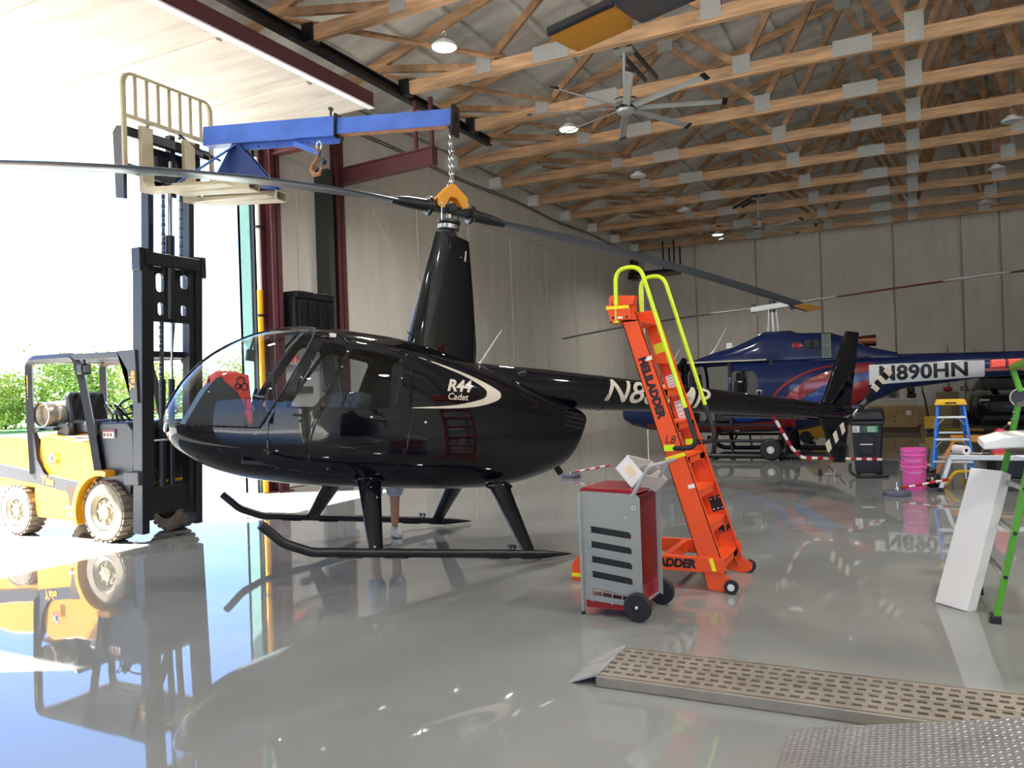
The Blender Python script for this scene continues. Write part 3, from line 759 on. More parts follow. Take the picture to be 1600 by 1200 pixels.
    fin('lower_fin', [(-5.24,1.66),(-5.56,1.07),(-5.76,1.075),(-5.77,1.66)], .045)
    p = MB(); p.loft([[(-5.06-c, y, 1.60+zz) for c, zz in ((0,0),(.02,.018),(.14,.02),(.30,0),(.14,-.012),(.02,-.012))] for y in (-.06,-1.58)]); p.build('horizontal_stabiliser', M_gloss, t, smooth=40)
    # tail rotor
    p = MB(); p.cyl((-5.66,.05,1.76), (-5.66,.26,1.78), .03, n=14); p.ball((-5.66,.20,1.78), .055, (1,1.2,1)); p.cyl((-5.66,.22,1.78), (-5.66,.30,1.78), .05, n=14); trg = p.build('tail_gearbox', M_dsteel, t)
    p = MB(); D = Vector((-.70,.0,.714)); N_ = Vector((.714,0,.70)); c0 = Vector((-5.66,.26,1.78))
    p.bar(c0-D*.16, c0+D*.16, .03, .05, up=N_); th = p.build('tail_rotor_hub', M_steel, t, bevel=.008)
    M_blk = mat('tail blade black', '#101114', rough=0.3)
    for s in (1, -1):
        segs = [(.13,.34,M_satin,.05,.09),(.34,.42,M_cream,.11,.12),(.42,.50,M_blk,.12,.12),(.50,.58,M_cream,.12,.12),(.58,.66,M_blk,.12,.12),(.66,.745,M_cream,.12,.12)]
        root = None
        for a, b_, m, w0, w1 in segs:
            p = MB(); P0, P1 = c0+D*s*a, c0+D*s*b_
            sk = D*s*.04
            p.loft([[P0+N_*w0/2+Vector((0,.007,0)), P0-N_*w0/2+sk+Vector((0,.002,0)), P0-N_*w0/2+sk-Vector((0,.002,0)), P0+N_*w0/2-Vector((0,.007,0))],
                    [P1+N_*w1/2+Vector((0,.007,0)), P1-N_*w1/2+sk+Vector((0,.002,0)), P1-N_*w1/2+sk-Vector((0,.002,0)), P1+N_*w1/2-Vector((0,.007,0))]])
            if root is None: root = p.build('tail_rotor_blade', m, t, smooth=0)
            else: p.build('blade_band', m, root, smooth=0)
    # red and white tail guard
    gp = bend([(-4.44,0,1.60),(-4.80,0,1.21),(-4.98,0,1.09),(-6.46,0,1.16)], .28, 10)
    L = [0]
    for a, c in zip(gp, gp[1:]): L.append(L[-1]+(c-a).length)
    def at(s):
        for i in range(len(L)-1):
            if L[i] <= s <= L[i+1]: return gp[i]+(gp[i+1]-gp[i])*((s-L[i])/(L[i+1]-L[i]))
        return gp[-1]
    nb = 22; root = None
    for k in range(nb):
        a, c = L[-1]*k/nb, L[-1]*(k+1)/nb
        p = MB(); p.tube([at(a+(c-a)*j/4) for j in range(5)], .019, n=10); m = M_red2 if k % 2 == 0 else M_white2
        if root is None: root = p.build('tail_guard', m, t)
        else: p.build('guard_band', m, root)
    # skids and legs
    for s in (1, -1):
        sk = bend([(1.70,s*1.09,.255),(1.52,s*1.09,.12),(1.30,s*1.09,.055),(-.72,s*1.09,.055),(-1.02,s*1.09,.06)], .25, 8)
        rr = [.036]*len(sk); rr[-1] = .006
        sk.insert(-1, Vector((-.76,s*1.09,.055))); rr.insert(-1, .036)
        p = MB(); p.tube(sk, rr, n=14); so = p.build('skid', M_satin, t)
        for x in (1.0, .62, -.3, -.62):
            p = MB(); p.box((x, s*1.09, .020), (.20,.05,.012)); p.build('wear_shoe', M_satin, so, bevel=.005)
        p = MB()
        for dx in (-.02, .02): p.box((-.42+dx, s*1.09, .105), (.012,.03,.06)); p.cyl((-.42+dx,s*1.09-.03,.12), (-.42+dx,s*1.09+.03,.12), .012, n=10)
        p.build('wheel_fitting', M_satin, so)
        for xa, xb in ((.71,.79), (-.555,-.60)):
            P0 = Vector((xa, s*.46, .60)); P1 = Vector((xb, s*1.085, .06))
            rg = []
            for u, ch, th_ in ((0,.115,.05),(.15,.10,.045),(1,.06,.034)):
                c = P0+(P1-P0)*u; rg.append([c+Vector((ch*math.cos(2*PI*k/18), 0, 0))+Vector((0,.55*s,.6)).normalized()*th_*math.sin(2*PI*k/18) for k in range(18)])
            p = MB(); p.loft(rg); p.build('skid_leg', M_gloss, t, smooth=60)
            p = MB(); p.ball((xa, s*.47, .585), .075, (1.9,.9,.6)); p.build('leg_fairing', M_gloss, t)
        p = MB(); p.cyl((.82,s*1.09,.07), (.82,s*1.13,.11), .012, n=8); p.build('cross_tube_bolt', M_steel, so)
    # decals on the rear cabin side: swoosh and type lettering
    for s in (1, -1):
        outer = spline([(.35,0,1.705),(.10,0,1.655),(-.20,0,1.58),(-.42,0,1.50),(-.485,0,1.45),(-.44,0,1.385),(-.22,0,1.31),(.07,0,1.265),(.43,0,1.235)], 6)
        inner = spline([(.35,0,1.70),(.10,0,1.635),(-.13,0,1.565),(-.29,0,1.49),(-.325,0,1.445),(-.275,0,1.385),(-.06,0,1.318),(.13,0,1.281),(.43,0,1.241)], 6)
        q = MB(); R = []
        for a, c in zip(outer, inner):
            R.append([q._v((v.x, s*(fus_y(v.x, v.z)+.004), v.z)) for v in (a, a*.67+c*.33, a*.33+c*.67, c)])
        for A, B in zip(R, R[1:]):
            for k in range(3): q.bm.faces.new((A[k], A[k+1], B[k+1], B[k]))
        q.build('swoosh_decal', M_cream, t)
        def fn(x0, z0):
            return lambda u, v: Vector((x0-s*u, s*(fus_y(x0-s*u, z0+v+.03*u*s)+.004), z0+v+.04*s*u))
        put_text('type_lettering', 'R44', .145, M_cream, (0,0,0), (1,0,0), (0,0,1), t, fn=fn(-.02, 1.475), shear=.3, bold=.006, sx=1.05)
        put_text('type_lettering', 'Cadet', .085, M_cream, (0,0,0), (1,0,0), (0,0,1), t, fn=fn(-.005, 1.375), shear=.25, bold=.001, sx=1.0)
    p = MB()
    for x, z in ((.79,1.125),(.30,1.12)): p.ball((x, fus_y(x,z)+.004, z), .014, (1,.6,1), 10, 6)
    p.build('door_lock', M_steel, t)
    return t
heli = make_r44()
heli2 = dup(heli, (3.69, 2.19, 0.0), (0,0,math.radians(170)), label='black helicopter whose yellow-tipped rotor blade reaches in overhead at the top edge')
for ch in heli2.children:
    if ch.name.startswith('rotor_blade') or ch.name.startswith('rotor_hub'): ch.rotation_euler.z = PI

# orange lifting clamp on the hub, chain up to the jib
HM = heli.matrix_basis.copy(); hubw = HM @ Vector((0, 0, 3.27))
t = thing('lifting_clamp', 'orange lifting clamp straddling the rotor hub under the chain', 'clamp', hubw, (0, 0, math.radians(233.9)))
M_or = mat('orange steel', '#e79a1e', rough=0.4)
for s in (1, -1):
    p = MB(); p.prism([(.02,.20),(-.02,.20),(-.155,.07),(-.165,-.02),(-.10,-.045),(-.07,.03),(-.03,.065),(.03,.065),(.07,.03),(.10,-.045),(.165,-.02),(.155,.07)], s*.055, s*.085); p.build('side_plate', M_or, t, smooth=0, bevel=.008)
    p = MB(); p.cyl((s*.13,-.09,.0), (s*.13,.09,.0), .012, n=10); p.build('clamp_pin', M_steel, t)
p = MB(); p.loft([[(-.16,-.055,.05),(-.16,.055,.05),(-.145,.055,.085),(-.145,-.055,.085)],[(-.03,-.055,.165),(-.03,.055,.165),(-.02,.055,.20),(-.02,-.055,.20)],[(.03,-.055,.165),(.03,.055,.165),(.02,.055,.20),(.02,-.055,.20)],[(.16,-.055,.05),(.16,.055,.05),(.145,.055,.085),(.145,-.055,.085)]]); p.build('bridge', M_or, t, smooth=0, bevel=.006)
p = MB(); p.tube([(.022*math.cos(a), 0, .20+.03*math.sin(a)) for a in [2*PI*k/16 for k in range(16)]], .009, n=8, closed=True); p.build('lifting_eye', M_steel, t)
# ================================================================ forklift
M_yel = mat('forklift yellow', '#d69516', rough=0.35, spec=0.5)
M_fblk = mat('forklift black', '#17181c', rough=0.38)
M_fgry = mat('charcoal guard', '#3b3a3c', rough=0.45)
M_tyre = mat('dusty solid tyre', '#867966', rough=0.85, noise=0.2, nscale=9)
M_rim = mat('cream wheel rim', '#a3967a', rough=0.45, noise=0.1, nscale=12)
M_cream2 = mat('cream steel', '#a3977a', rough=0.5)
M_gold = mat('gold lettering', '#e2a52c', rough=0.4)
M_alu = mat('brushed aluminium', '#c3c1ba', rough=0.35, metal=0.85)
M_hose = mat('rubber hose', '#1b1b1d', rough=0.5)
FL = Vector((-8.55, 6.16, 0.0))
def make_forklift():
    t = thing('forklift', 'yellow and black forklift with raised mast under the open door', 'forklift', FL)
    def N(): return MB(Matrix.Translation(-FL))
    # counterweight, chassis, hood
    p = N(); p.prism([(-9.95,.50),(-9.95,1.02),(-9.85,1.14),(-9.55,1.17),(-9.06,1.12),(-9.04,.70),(-9.06,.56),(-9.55,.56)], 5.68, 6.62); p.build('counterweight', M_yel, t, smooth=30, bevel=.05, seg=3)
    p = N(); p.prism([(-9.97,.86),(-9.96,.70),(-9.06,.615),(-8.95,.60),(-8.25,.50),(-8.25,.645),(-8.95,.73),(-9.06,.75)], 5.665, 6.635); p.build('black_band', M_fgry, t, smooth=0, bevel=.01)
    p = N(); p.prism([(-9.06,.66),(-8.25,.56),(-8.25,.56),(-8.20,.45),(-8.20,.20),(-9.02,.22),(-9.06,.30)], 5.67, 6.63); p.build('chassis', M_yel, t, smooth=0, bevel=.02)
    p = N(); p.prism([(-9.05,.60),(-9.01,.90),(-8.96,1.13),(-8.86,1.17),(-8.55,1.13),(-8.40,1.10),(-8.02,1.09),(-8.02,.64),(-8.40,.60),(-8.86,.68)], 5.70, 6.60); p.build('fuel_hood', M_yel, t, smooth=30, bevel=.06, seg=3)
    p = N(); p.prism([(-9.06,1.10),(-8.96,1.24),(-8.45,1.22),(-8.35,1.08)], 5.95, 6.45); p.build('engine_hood', M_yel, t, smooth=30, bevel=.04, seg=2)
    for y0 in (5.655, 6.60):
        p = N(); p.prism([(-8.46,.60),(-8.22,.58),(-8.26,.38),(-8.40,.36)], y0, y0+.045); p.build('step_recess', mat('step brown', '#4a3b2a', rough=0.7), t, smooth=0)
    p = N(); p.b2((-8.46,5.645,.345), (-8.24,5.70,.375)); p.build('step_plate', M_alu, t, smooth=0)
    p = N(); p.b2((-8.45,5.655,.255), (-8.30,5.672,.30)); p.build('side_marker', M_cream2, t, smooth=0, bevel=.004)
    # fender over the front wheel
    A = arc((-7.83,.33), .46, math.radians(200), math.radians(75), 12); B = arc((-7.83,.33), .40, math.radians(75), math.radians(200), 12)
    for y0, y1 in ((5.60,5.95), (6.37,6.72)):
        p = N(); p.prism(A+B, y0, y1); p.build('fender', M_yel, t, smooth=50)
    # cowl / floor
    p = N(); p.prism([(-8.10,.52),(-7.50,.52),(-7.42,.80),(-7.42,1.22),(-7.50,1.30),(-7.95,1.30),(-8.10,.95)], 5.72, 6.58); p.build('cowl', M_fblk, t, smooth=0, bevel=.02)
    p = N(); p.b2((-7.87,5.700,1.13), (-7.70,5.724,1.22)); p.build('warning_label', mat('label white', '#e6dccc', rough=0.5), t, smooth=0)
    p = N()
    p.b2((-7.875,5.697,1.195), (-7.695,5.702,1.222))
    for k in range(3): p.b2((-7.86+.05*k,5.697,1.145), (-7.83+.05*k,5.702,1.185))
    p.build('label_print', mat('label print', '#7a3320', rough=0.5), t, smooth=0)
    p = N(); p.prism([(-7.74,.72),(-7.50,.72),(-7.46,.62),(-7.52,.55),(-7.70,.55)], 5.74, 6.55); p.build('tilt_bracket', M_yel, t, smooth=0, bevel=.02)
    # overhead guard: pillars, roof rails, bars
    for y in (5.68, 6.62):
        p = N(); p.tube(bend([(-9.07,y,.72),(-9.10,y,1.30),(-9.11,y,2.03),(-8.27,y,2.03),(-8.16,y,1.75),(-7.99,y,1.05),(-7.93,y,.72)], .12, 6), .052, n=4); p.build('guard_pillar', M_fgry, t, smooth=30)
    p = N(); p.prism([(-9.11,.62),(-8.72,.64),(-8.88,.74),(-8.98,.88),(-9.03,1.20),(-9.14,1.20)], 5.662, 5.71); p.build('pillar_base', M_fgry, t, smooth=0, bevel=.01)
    p = N(); p.prism([(-9.14,1.2),(-9.10,.72),(-8.98,.78),(-9.03,1.2)], 6.58, 6.64); p.build('pillar_base', M_fgry, t, smooth=0, bevel=.01)
    for y in (5.68, 6.62):
        p = N(); p.bar((-8.30,y,2.03), (-7.42,y,2.02), .07, .07); p.build('roof_rail', M_fgry, t, smooth=0, bevel=.01)
    p = N()
    for x in (-9.08, -7.45): p.bar((x,5.68,2.03), (x,6.62,2.03), .09, .06)
    p.build('roof_cross_rail', M_fgry, t, smooth=0, bevel=.01)
    for k in range(8):
        y = 5.80+.10*k; p = N(); p.bar((-9.05,y,2.035), (-7.48,y,2.035), .022, .05); p.build('roof_bar', M_fgry, t, smooth=0)
    p = N(); p.b2((-8.15,5.60,1.83), (-8.05,5.72,1.95)); lp = p.build('work_lamp', M_fblk, t, smooth=0, bevel=.02)
    p = N(); p.b2((-8.052,5.62,1.85), (-8.04,5.70,1.93)); p.build('lens', M_alu, lp, smooth=0)
    p = N(); p.bar((-8.12,5.68,1.95), (-8.14,5.68,2.02), .02, .03); p.build('lamp_bracket', M_fblk, lp, smooth=0)
    # LPG tank across the counterweight, with collar and strap
    p = N(); p.lathe([(.001,5.80),(.10,5.81),(.145,5.86),(.155,5.92),(.155,6.44),(.14,6.50),(.05,6.54)], 32, axis='y', o=(-8.97,0,1.40)); tk = p.build('gas_tank', mat('gas tank aluminium', '#d6cfc2', rough=0.32, metal=0.75), t)
    p = N(); p.lathe([(.135,5.72),(.145,5.72),(.145,5.84),(.135,5.84),(.128,5.74)], 28, axis='y', o=(-8.97,0,1.40), cap=False); p.build('collar', MATS['gas tank aluminium'], tk)
    p = N()
    for y in (6.02, 6.30): p.lathe([(.157,y-.02),(.164,y-.02),(.164,y+.02),(.157,y+.02)], 28, axis='y', o=(-8.97,0,1.40), cap=False)
    p.build('strap', M_fblk, tk)
    p = N(); p.b2((-9.12,5.75,1.215), (-8.80,6.5,1.245)); p.bar((-9.0,6.0,1.0), (-9.0,6.0,1.23), .06, .06, up=(1,0,0)); p.bar((-9.0,6.35,1.0), (-9.0,6.35,1.23), .06, .06, up=(1,0,0)); p.build('tank_bracket', M_fblk, t, smooth=0)
    # seat, armrest, steering wheel, levers, hoses
    p = N(); p.b2((-8.80,5.92,1.16), (-8.30,6.42,1.32)); st = p.build('seat', mat('black vinyl', '#15161b', rough=0.45), t, smooth=0, bevel=.05, seg=3)
    p = N(); p.box((-8.80,6.17,1.44), (.12,.48,.42), Matrix.Rotation(-.2, 3, 'Y')); p.build('seat_back', MATS['black vinyl'], st, smooth=0, bevel=.05, seg=3)
    p = N(); p.prism([(-8.84,1.08),(-8.84,1.14),(-8.84,1.27),(-8.80,1.30),(-8.66,1.30),(-8.63,1.24),(-8.66,1.10)], 5.82, 5.90); p.build('hip_restraint', M_fgry, t, smooth=0, bevel=.015)
    p = N()
    for z in (1.10, 1.13): p.b2((-8.80,5.80,z), (-8.2,5.90,z+.018))
    p.build('seat_rail', M_alu, t, smooth=0)
    p = N(); p.tube([(-7.98+.17*math.cos(a)*.7, 6.15+.17*math.sin(a), 1.47+.17*math.cos(a)*.6) for a in [2*PI*k/24 for k in range(24)]], .013, n=8, closed=True); sw = p.build('steering_wheel', M_fblk, t)
    p = N(); p.cyl((-7.98,6.15,1.47), (-7.78,6.15,1.22), .03, n=10)
    for a in (0, 2.1, 4.2): p.bar((-7.98,6.15,1.46), (-7.98+.16*math.cos(a)*.7, 6.15+.16*math.sin(a), 1.46+.16*math.cos(a)*.6), .018, .012)
    p.build('steering_column', M_fblk, sw)
    for k in range(4):
        p = N(); y = 5.80+.06*k; p.tube(bend([(-7.80,y,1.28),(-7.86,y,1.40),(-7.94,y,1.47)], .05), .007, n=6); p.ball((-7.95,y,1.475), .018, n=8, m=6); p.build('control_lever', M_fblk, t)
    for k in range(4):
        p = N(); p.tube(spline([(-7.96+.05*k,5.86+.05*k,1.30),(-7.80,5.82,1.40+.02*k),(-7.62,5.84,1.18),(-7.45,5.9+.04*k,.80),(-7.36,5.92+.05*k,.60)], 6), .012, n=6); p.build('hose', M_hose, t)
    # wheels
    def wheel(x, y, r, wd, side):
        p = N(); ir = r*.60
        p.lathe([(ir,-wd/2),(r*.90,-wd/2),(r*.96,-wd/2+.02),(r*.965,wd/2-.02),(r*.90,wd/2),(ir,wd/2)], 44, axis='y', o=(x,y,r), cap=False)
        for k in range(26):
            a = 2*PI*k/26
            for s in (-1, 1):
                c = Vector((x+r*.975*math.cos(a+s*.05), y+s*wd*.25, r+r*.975*math.sin(a+s*.05))); R = Matrix.Rotation(-(a+s*.05)+PI/2, 3, 'Y')
                p.box(c, (r*.15, wd*.48, r*.05), R)
        wo = p.build('wheel', M_tyre, t, smooth=35)
        p = N(); s = side
        prof = [(ir+.004,s*wd*.46),(ir-.01,s*wd*.50),(ir-.05,s*wd*.40),(ir*.72,s*wd*.22),(ir*.66,s*wd*.34),(ir*.42,s*wd*.36),(ir*.38,s*wd*.48),(.005,s*wd*.50)]
        p.lathe(prof, 36, axis='y', o=(x,y,r), cap=False); rm = p.build('rim', M_rim, wo)
        p = N()
        for k in range(8): a = 2*PI*k/8; p.cyl((x+ir*.55*math.cos(a), y+s*wd*.34, r+ir*.55*math.sin(a)), (x+ir*.55*math.cos(a), y+s*wd*.42, r+ir*.55*math.sin(a)), .014, n=6)
        p.build('wheel_nuts', M_rim, rm)
    wheel(-7.83, 5.76, .335, .24, -1); wheel(-7.83, 6.56, .335, .24, 1); wheel(-9.36, 5.73, .295, .20, -1); wheel(-9.36, 6.59, .295, .20, 1)
    p = N(); p.cyl((-7.83,5.8,.335), (-7.83,6.5,.335), .07, n=14); p.cyl((-9.36,5.8,.295), (-9.36,6.5,.295), .06, n=14); p.build('axle', M_fblk, t)
    # mast, tilted slightly forward
    tl = math.tan(math.radians(2.4))
    def mx(z, x0=-7.30): return x0+tl*z
    def rail(y, z0, z1, x0, wd, dp, name):
        p = N(); a = Vector((mx(z0,x0),y,z0)); c = Vector((mx(z1,x0),y,z1)); p.bar(a, c, wd, dp, up=(1,0,0)); return p.build(name, M_fblk, t, smooth=0, bevel=.008)
    for y in (5.70, 6.40): rail(y, .12, 3.12, -7.31, .09, .15, 'outer_mast_rail')
    for y in (5.78, 6.31): rail(y, .25, 4.30, -7.31, .065, .12, 'inner_mast_rail')
    for z, h, x0 in ((.45,.28,-7.30), (2.02,.07,-7.38), (3.05,.10,-7.38), (3.02,.14,-7.25)):
        p = N(); p.b2((mx(z,x0)-.03, 5.70, z-h/2), (mx(z,x0)+.03, 6.40, z+h/2)); p.build('mast_crossbar', M_fblk, t, smooth=0, bevel=.008)
    zz = 2.62; p = N(); p.plate([(5.73,2.36),(6.36,2.36),(6.36,2.95),(5.73,2.95)], [rrect(.10,.20,.04,3,5.90,2.78), rrect(.10,.16,.04,3,6.22,2.82), rrect(.07,.14,.03,3,5.90,2.5), rrect(.07,.12,.03,3,6.20,2.5)], mx(zz)+.0, mx(zz)+.04, plane='yz'); p.build('mast_plate', M_fblk, t, smooth=0)
    for y in (5.645, 6.455):
        p = N(); p.b2((mx(3.0)-.05, y-.03, 2.88), (mx(3.0)+.08, y+.03, 3.12)); p.build('mast_stop', M_fblk, t, smooth=0, bevel=.008)
        p = N(); p.prism([(-7.52,2.06),(-7.24,2.06),(-7.22,1.50),(-7.33,1.55),(-7.36,1.85),(-7.50,1.95)], y-.012, y+.012); p.build('mast_gusset', M_fgry, t, smooth=0)
    for y, z0, z1, r in ((5.98,.3,1.75,.035),(6.10,.3,1.75,.035)):
        p = N(); p.cyl((mx(z0,-7.33),y,z0), (mx(z1,-7.33),y,z1), r, n=14); p.build('lift_cylinder', M_fblk, t)
        p = N(); p.cyl((mx(z1,-7.33),y,z1), (mx(3.0,-7.33),y,3.0), .018, n=12); p.build('cylinder_rod', M_steel, t)
    p = N(); p.cyl((mx(2.4,-7.27),6.03,2.4), (mx(3.3,-7.27),6.03,3.3), .05, n=16); p.build('lift_cylinder', M_fblk, t)
    p = N(); p.cyl((mx(3.3,-7.27),6.03,3.3), (mx(4.1,-7.27),6.03,4.1), .025, n=12); p.build('cylinder_rod', M_steel, t)
    for y, z0, z1 in ((5.93,2.9,4.05),(6.16,2.9,4.05),(5.90,1.1,2.4)):
        p = N(); zl = [z0+.05*k for k in range(int((z1-z0)/.05)+1)]
        for k, z in enumerate(zl): p.box((mx(z,-7.25), y, z), (.035, .014 if k % 2 else .022, .047))
        p.build('lift_chain', M_dsteel, t, smooth=0)
    for y in (5.86, 6.2):
        p = N(); p.tube(spline([(-7.42,y,.7),(-7.40,y,1.2),(-7.36,y-.03,1.7),(-7.30,y,2.4)], 6), .011, n=6); p.build('hose', M_hose, t)
    for y in (5.75, 6.5):
        p = N(); p.cyl((-7.75,y+.08,.62), (-7.42,y+.02,.70), .035, n=12); p.build('tilt_cylinder', M_fblk, t)
    p = N(); p.b2((-7.43,5.60,.64), (-7.20,5.66,.78)); p.build('mast_pivot', M_fgry, t, smooth=0, bevel=.01)
    # carriage, backrest and forks
    xc = -7.10
    for z in (3.90, 4.28):
        p = N(); p.b2((xc-.02,5.44,z-.05), (xc+.05,6.56,z+.05)); p.build('carriage_bar', M_fblk, t, smooth=0, bevel=.006)
    for y in (5.80, 6.08, 6.42):
        p = N(); p.b2((xc-.08,y-.03,3.72), (xc,y+.03,4.40)); p.build('carriage_upright', M_fblk, t, smooth=0)
    p = N(); p.b2((xc-.09,5.86,3.80), (xc-.05,6.38,4.22)); p.build('carriage_plate', M_fblk, t, smooth=0)
    p = N(); p.prism([(xc-.14,3.62),(xc-.02,3.60),(xc,4.34),(xc-.10,4.36),(xc-.16,4.30)], 5.47, 5.51); p.build('side_plate', M_fgry, t, smooth=0)
    for y in (5.78, 6.2):
        p = N(); p.lathe([(.05,-.02),(.05,.02)], 16, axis='y', o=(xc-.06,y,4.44)); p.build('sheave', M_alu, t)
    fr = [(5.42,3.86),(5.42,4.86),(6.54,4.86),(6.54,3.86)]
    pts = bend([(xc+.08,y,z) for y, z in fr], .12, 6); p = N()
    for a, c in zip(pts, pts[1:]): p.bar(a, c, .045, .03, up=(1,0,0), ext=.004) if abs((c-a).normalized().z) > .7 else p.bar(a, c, .045, .03, up=(0,0,1), ext=.004)
    bk = p.build('load_backrest', M_cream2, t, smooth=0)
    p = N(); p.bar((xc+.08,5.43,4.42), (xc+.08,6.53,4.42), .04, .035); p.build('backrest_rail', M_cream2, bk, smooth=0)
    for k in range(1, 8):
        y = 5.42+1.12*k/8; p = N(); p.bar((xc+.08,y,4.43), (xc+.08,y,4.85), .035, .014, up=(1,0,0)); p.build('backrest_bar', M_cream2, bk, smooth=0)
    for y in (5.675, 6.22):
        p = N(); p.prism([(xc+.05,4.36),(xc+.10,4.36),(xc+.105,3.78),(xc+.16,3.72),(-5.86,3.60),(-5.86,3.595),(xc+.14,3.665),(xc+.05,3.68)], y-.07, y+.07); p.build('fork', M_cream2, t, smooth=0, bevel=.006)
    p = N(); p.tube(spline([(xc+.06,6.05,4.44),(xc+.09,6.25,4.33),(xc+.10,6.5,4.27),(xc+.09,6.66,4.25)], 8), .014, n=6); p.build('safety_chain', M_dsteel, t)
    # lettering and crest
    put_text('brand_lettering', 'Yale', .13, M_gold, (-8.80,5.660,.648), (1,0,-.12), (.12,0,1), t and None, bold=.004)
    o = bpy.data.objects['brand_lettering']; o.location = -FL; o.parent = t
    o = put_text('brand_lettering', 'Yale', .115, M_gold, (-7.285,5.628,1.74), (0.03,0,1), (-1,0,.03), None, bold=.004); o.location = -FL; o.parent = t
    o = put_text('dealer_lettering', 'Wheeler', .085, M_gold, (-9.105,5.640,1.72), (0,0,1), (-1,0,0), None, bold=.003); o.location = -FL; o.parent = t
    p = N(); p.prism([(-8.72+.042*math.cos(a), .90+.06*math.sin(a)) for a in [2*PI*k/16 for k in range(16)]], 5.668, 5.672); cr_ = p.build('crest_decal', mat('crest white', '#e9e6ee', rough=0.4), t, smooth=0)
    cr_.location.y = -.002
    p = N(); p.prism([(-8.735,.875),(-8.705,.885),(-8.70,.93),(-8.73,.935)], 5.660, 5.669); p.build('crest_shield', mat('crest blue', '#3a4f9a', rough=0.4), cr_, smooth=0)
    p = N(); p.prism([(-8.765,.842),(-8.675,.842),(-8.69,.86),(-8.75,.86)], 5.660, 5.669); p.bar((-8.785,5.666,.98), (-8.66,5.666,.85), .004, .008); p.bar((-8.655,5.666,.98), (-8.78,5.666,.85), .004, .008); p.build('crest_ribbon', mat('crest red', '#b0302c', rough=0.4), cr_, smooth=0)
    return t
make_forklift()

# ---------------------------------------------------------------- blue jib on the forks
M_blue = mat('scuffed blue paint', '#3d63b6', rough=0.42, noise=0.16, nscale=4)
M_rust = mat('rusty edge', '#9a6a48', rough=0.8, noise=0.25, nscale=10)
JA, JB = Vector((-6.88, 6.22, 4.365)), Vector((-3.92, 6.755, 4.205))
t = thing('forklift_jib', 'blue telescopic lifting jib reaching from the forks to the rotor hub', 'crane jib', JA)
jd = (JB-JA).normalized(); js = Vector((0,0,1)).cross(jd).normalized(); ju = jd.cross(js)   # along, left, up
JM = Matrix((jd, js, ju)).transposed().to_4x4()
t.rotation_euler = JM.to_euler()
JL = (JB-JA).length; jm = 1.72
p = MB(); p.plate(rrect(.15,.205,.012,2), [rrect(.125,.18,.01,2)], .13, jm, plane='yz'); p.build('outer_boom', M_blue, t, smooth=0)
p = MB(); p.b2((jm-.4,-.055,-.082), (JL-.02,.055,.082)); p.build('inner_boom', M_blue, t, smooth=0, bevel=.006)
p = MB(); p.b2((jm,-.05,-.0845), (JL-.03,.05,-.0825)); p.build('worn_underside', M_rust, t, smooth=0)
p = MB(); p.plate(rrect(.19,.245,.01,2), [rrect(.125,.175,.01,2)], jm-.006, jm+.012, plane='yz'); p.build('collar', M_fblk, t, smooth=0)
p = MB(); p.cyl((jm-.09,0,.10), (jm-.09,0,.19), .012, n=10); p.box((jm-.09,0,.195), (.03,.05,.03)); p.build('locking_pin', M_dsteel, t)
p = MB(); p.plate(rrect(.20,.30,.03,3,0,-.03), [[(.035*math.cos(a), -.0+.05*math.sin(a)) for a in [2*PI*k/16 for k in range(16)]]], JL-.02, JL, plane='yz'); p.build('end_plate', M_fblk, t, smooth=0)
p = MB(); p.plate([(.55,-.10),(jm+.02,-.10),(jm+.02,-.165),(.62,-.165)], [[(x+.012*math.cos(a), -.135+.012*math.sin(a)) for a in [2*PI*k/10 for k in range(10)]] for x in (.78,1.0,1.2,1.38)], -.008, .008); p.build('hook_rail', M_blue, t, smooth=0)
p = MB(); p.prism([(.48,-.10),(.56,-.10),(1.02,-.60),(.18,-.60)], -.055, -.043); p.build('gusset_plate', mat('dark blue paint', '#1b3468', rough=0.45), t, smooth=0)
p = MB(); p.prism([(.48,-.10),(.56,-.10),(1.02,-.60),(.18,-.60)], .043, .055); p.build('gusset_plate', MATS['dark blue paint'], t, smooth=0)
p = MB(); p.bar((.52,-.05,-.12), (.10,-.42,-.585), .09, .012); p.bar((.52,.05,-.12), (.10,.30,-.585), .09, .012); p.build('gusset_brace', M_blue, t, smooth=0)
for y in (-.42, .07):
    p = MB(); p.plate(rrect(.19,.10,.008,2,y,-.66), [rrect(.165,.075,.008,2,y,-.66)], .10, 1.02, plane='yz'); p.build('fork_sleeve', M_cream2, t, smooth=0)
p = MB(); p.b2((.12,-.45,-.615), (.22,.16,-.60)); p.b2((.9,-.45,-.615), (1.0,.16,-.60)); p.build('sleeve_tie', M_blue, t, smooth=0)
p = MB(); p.bar((1.22,-.03,-.14), (1.52,-.02,-.26), .03, .05); p.build('lock_link', M_blue, t, smooth=0)
def hook(parent, x, z):
    p = MB(); p.tube([(x+.03*math.cos(a), 0, z-.04+.045*math.sin(a)) for a in [PI*k/8*2 for k in range(8)]], .013, n=8, closed=True); sh = p.build('shackle', M_alu, parent)
    p = MB(); p.tube([(x-.005, .035*math.cos(a), z-.11+.045*math.sin(a)) for a in [PI*k/8*2 for k in range(8)]], .014, n=8, closed=True); p.build('ring', M_rust, sh)
    p = MB(); p.tube([(x-.02,0,z-.14),(x-.03,0,z-.20),(x-.075,0,z-.25),(x-.085,0,z-.30),(x-.05,0,z-.345),(x+.01,0,z-.335),(x+.025,0,z-.29),(x+.015,0,z-.265)], [.02,.022,.024,.025,.025,.022,.016,.007], n=10); p.build('hook', M_rust, sh)
    p = MB(); p.ball((x+.05,0,z-.21), .038); p.build('swivel', M_dsteel, sh)
hook(t, 1.50, -.13)
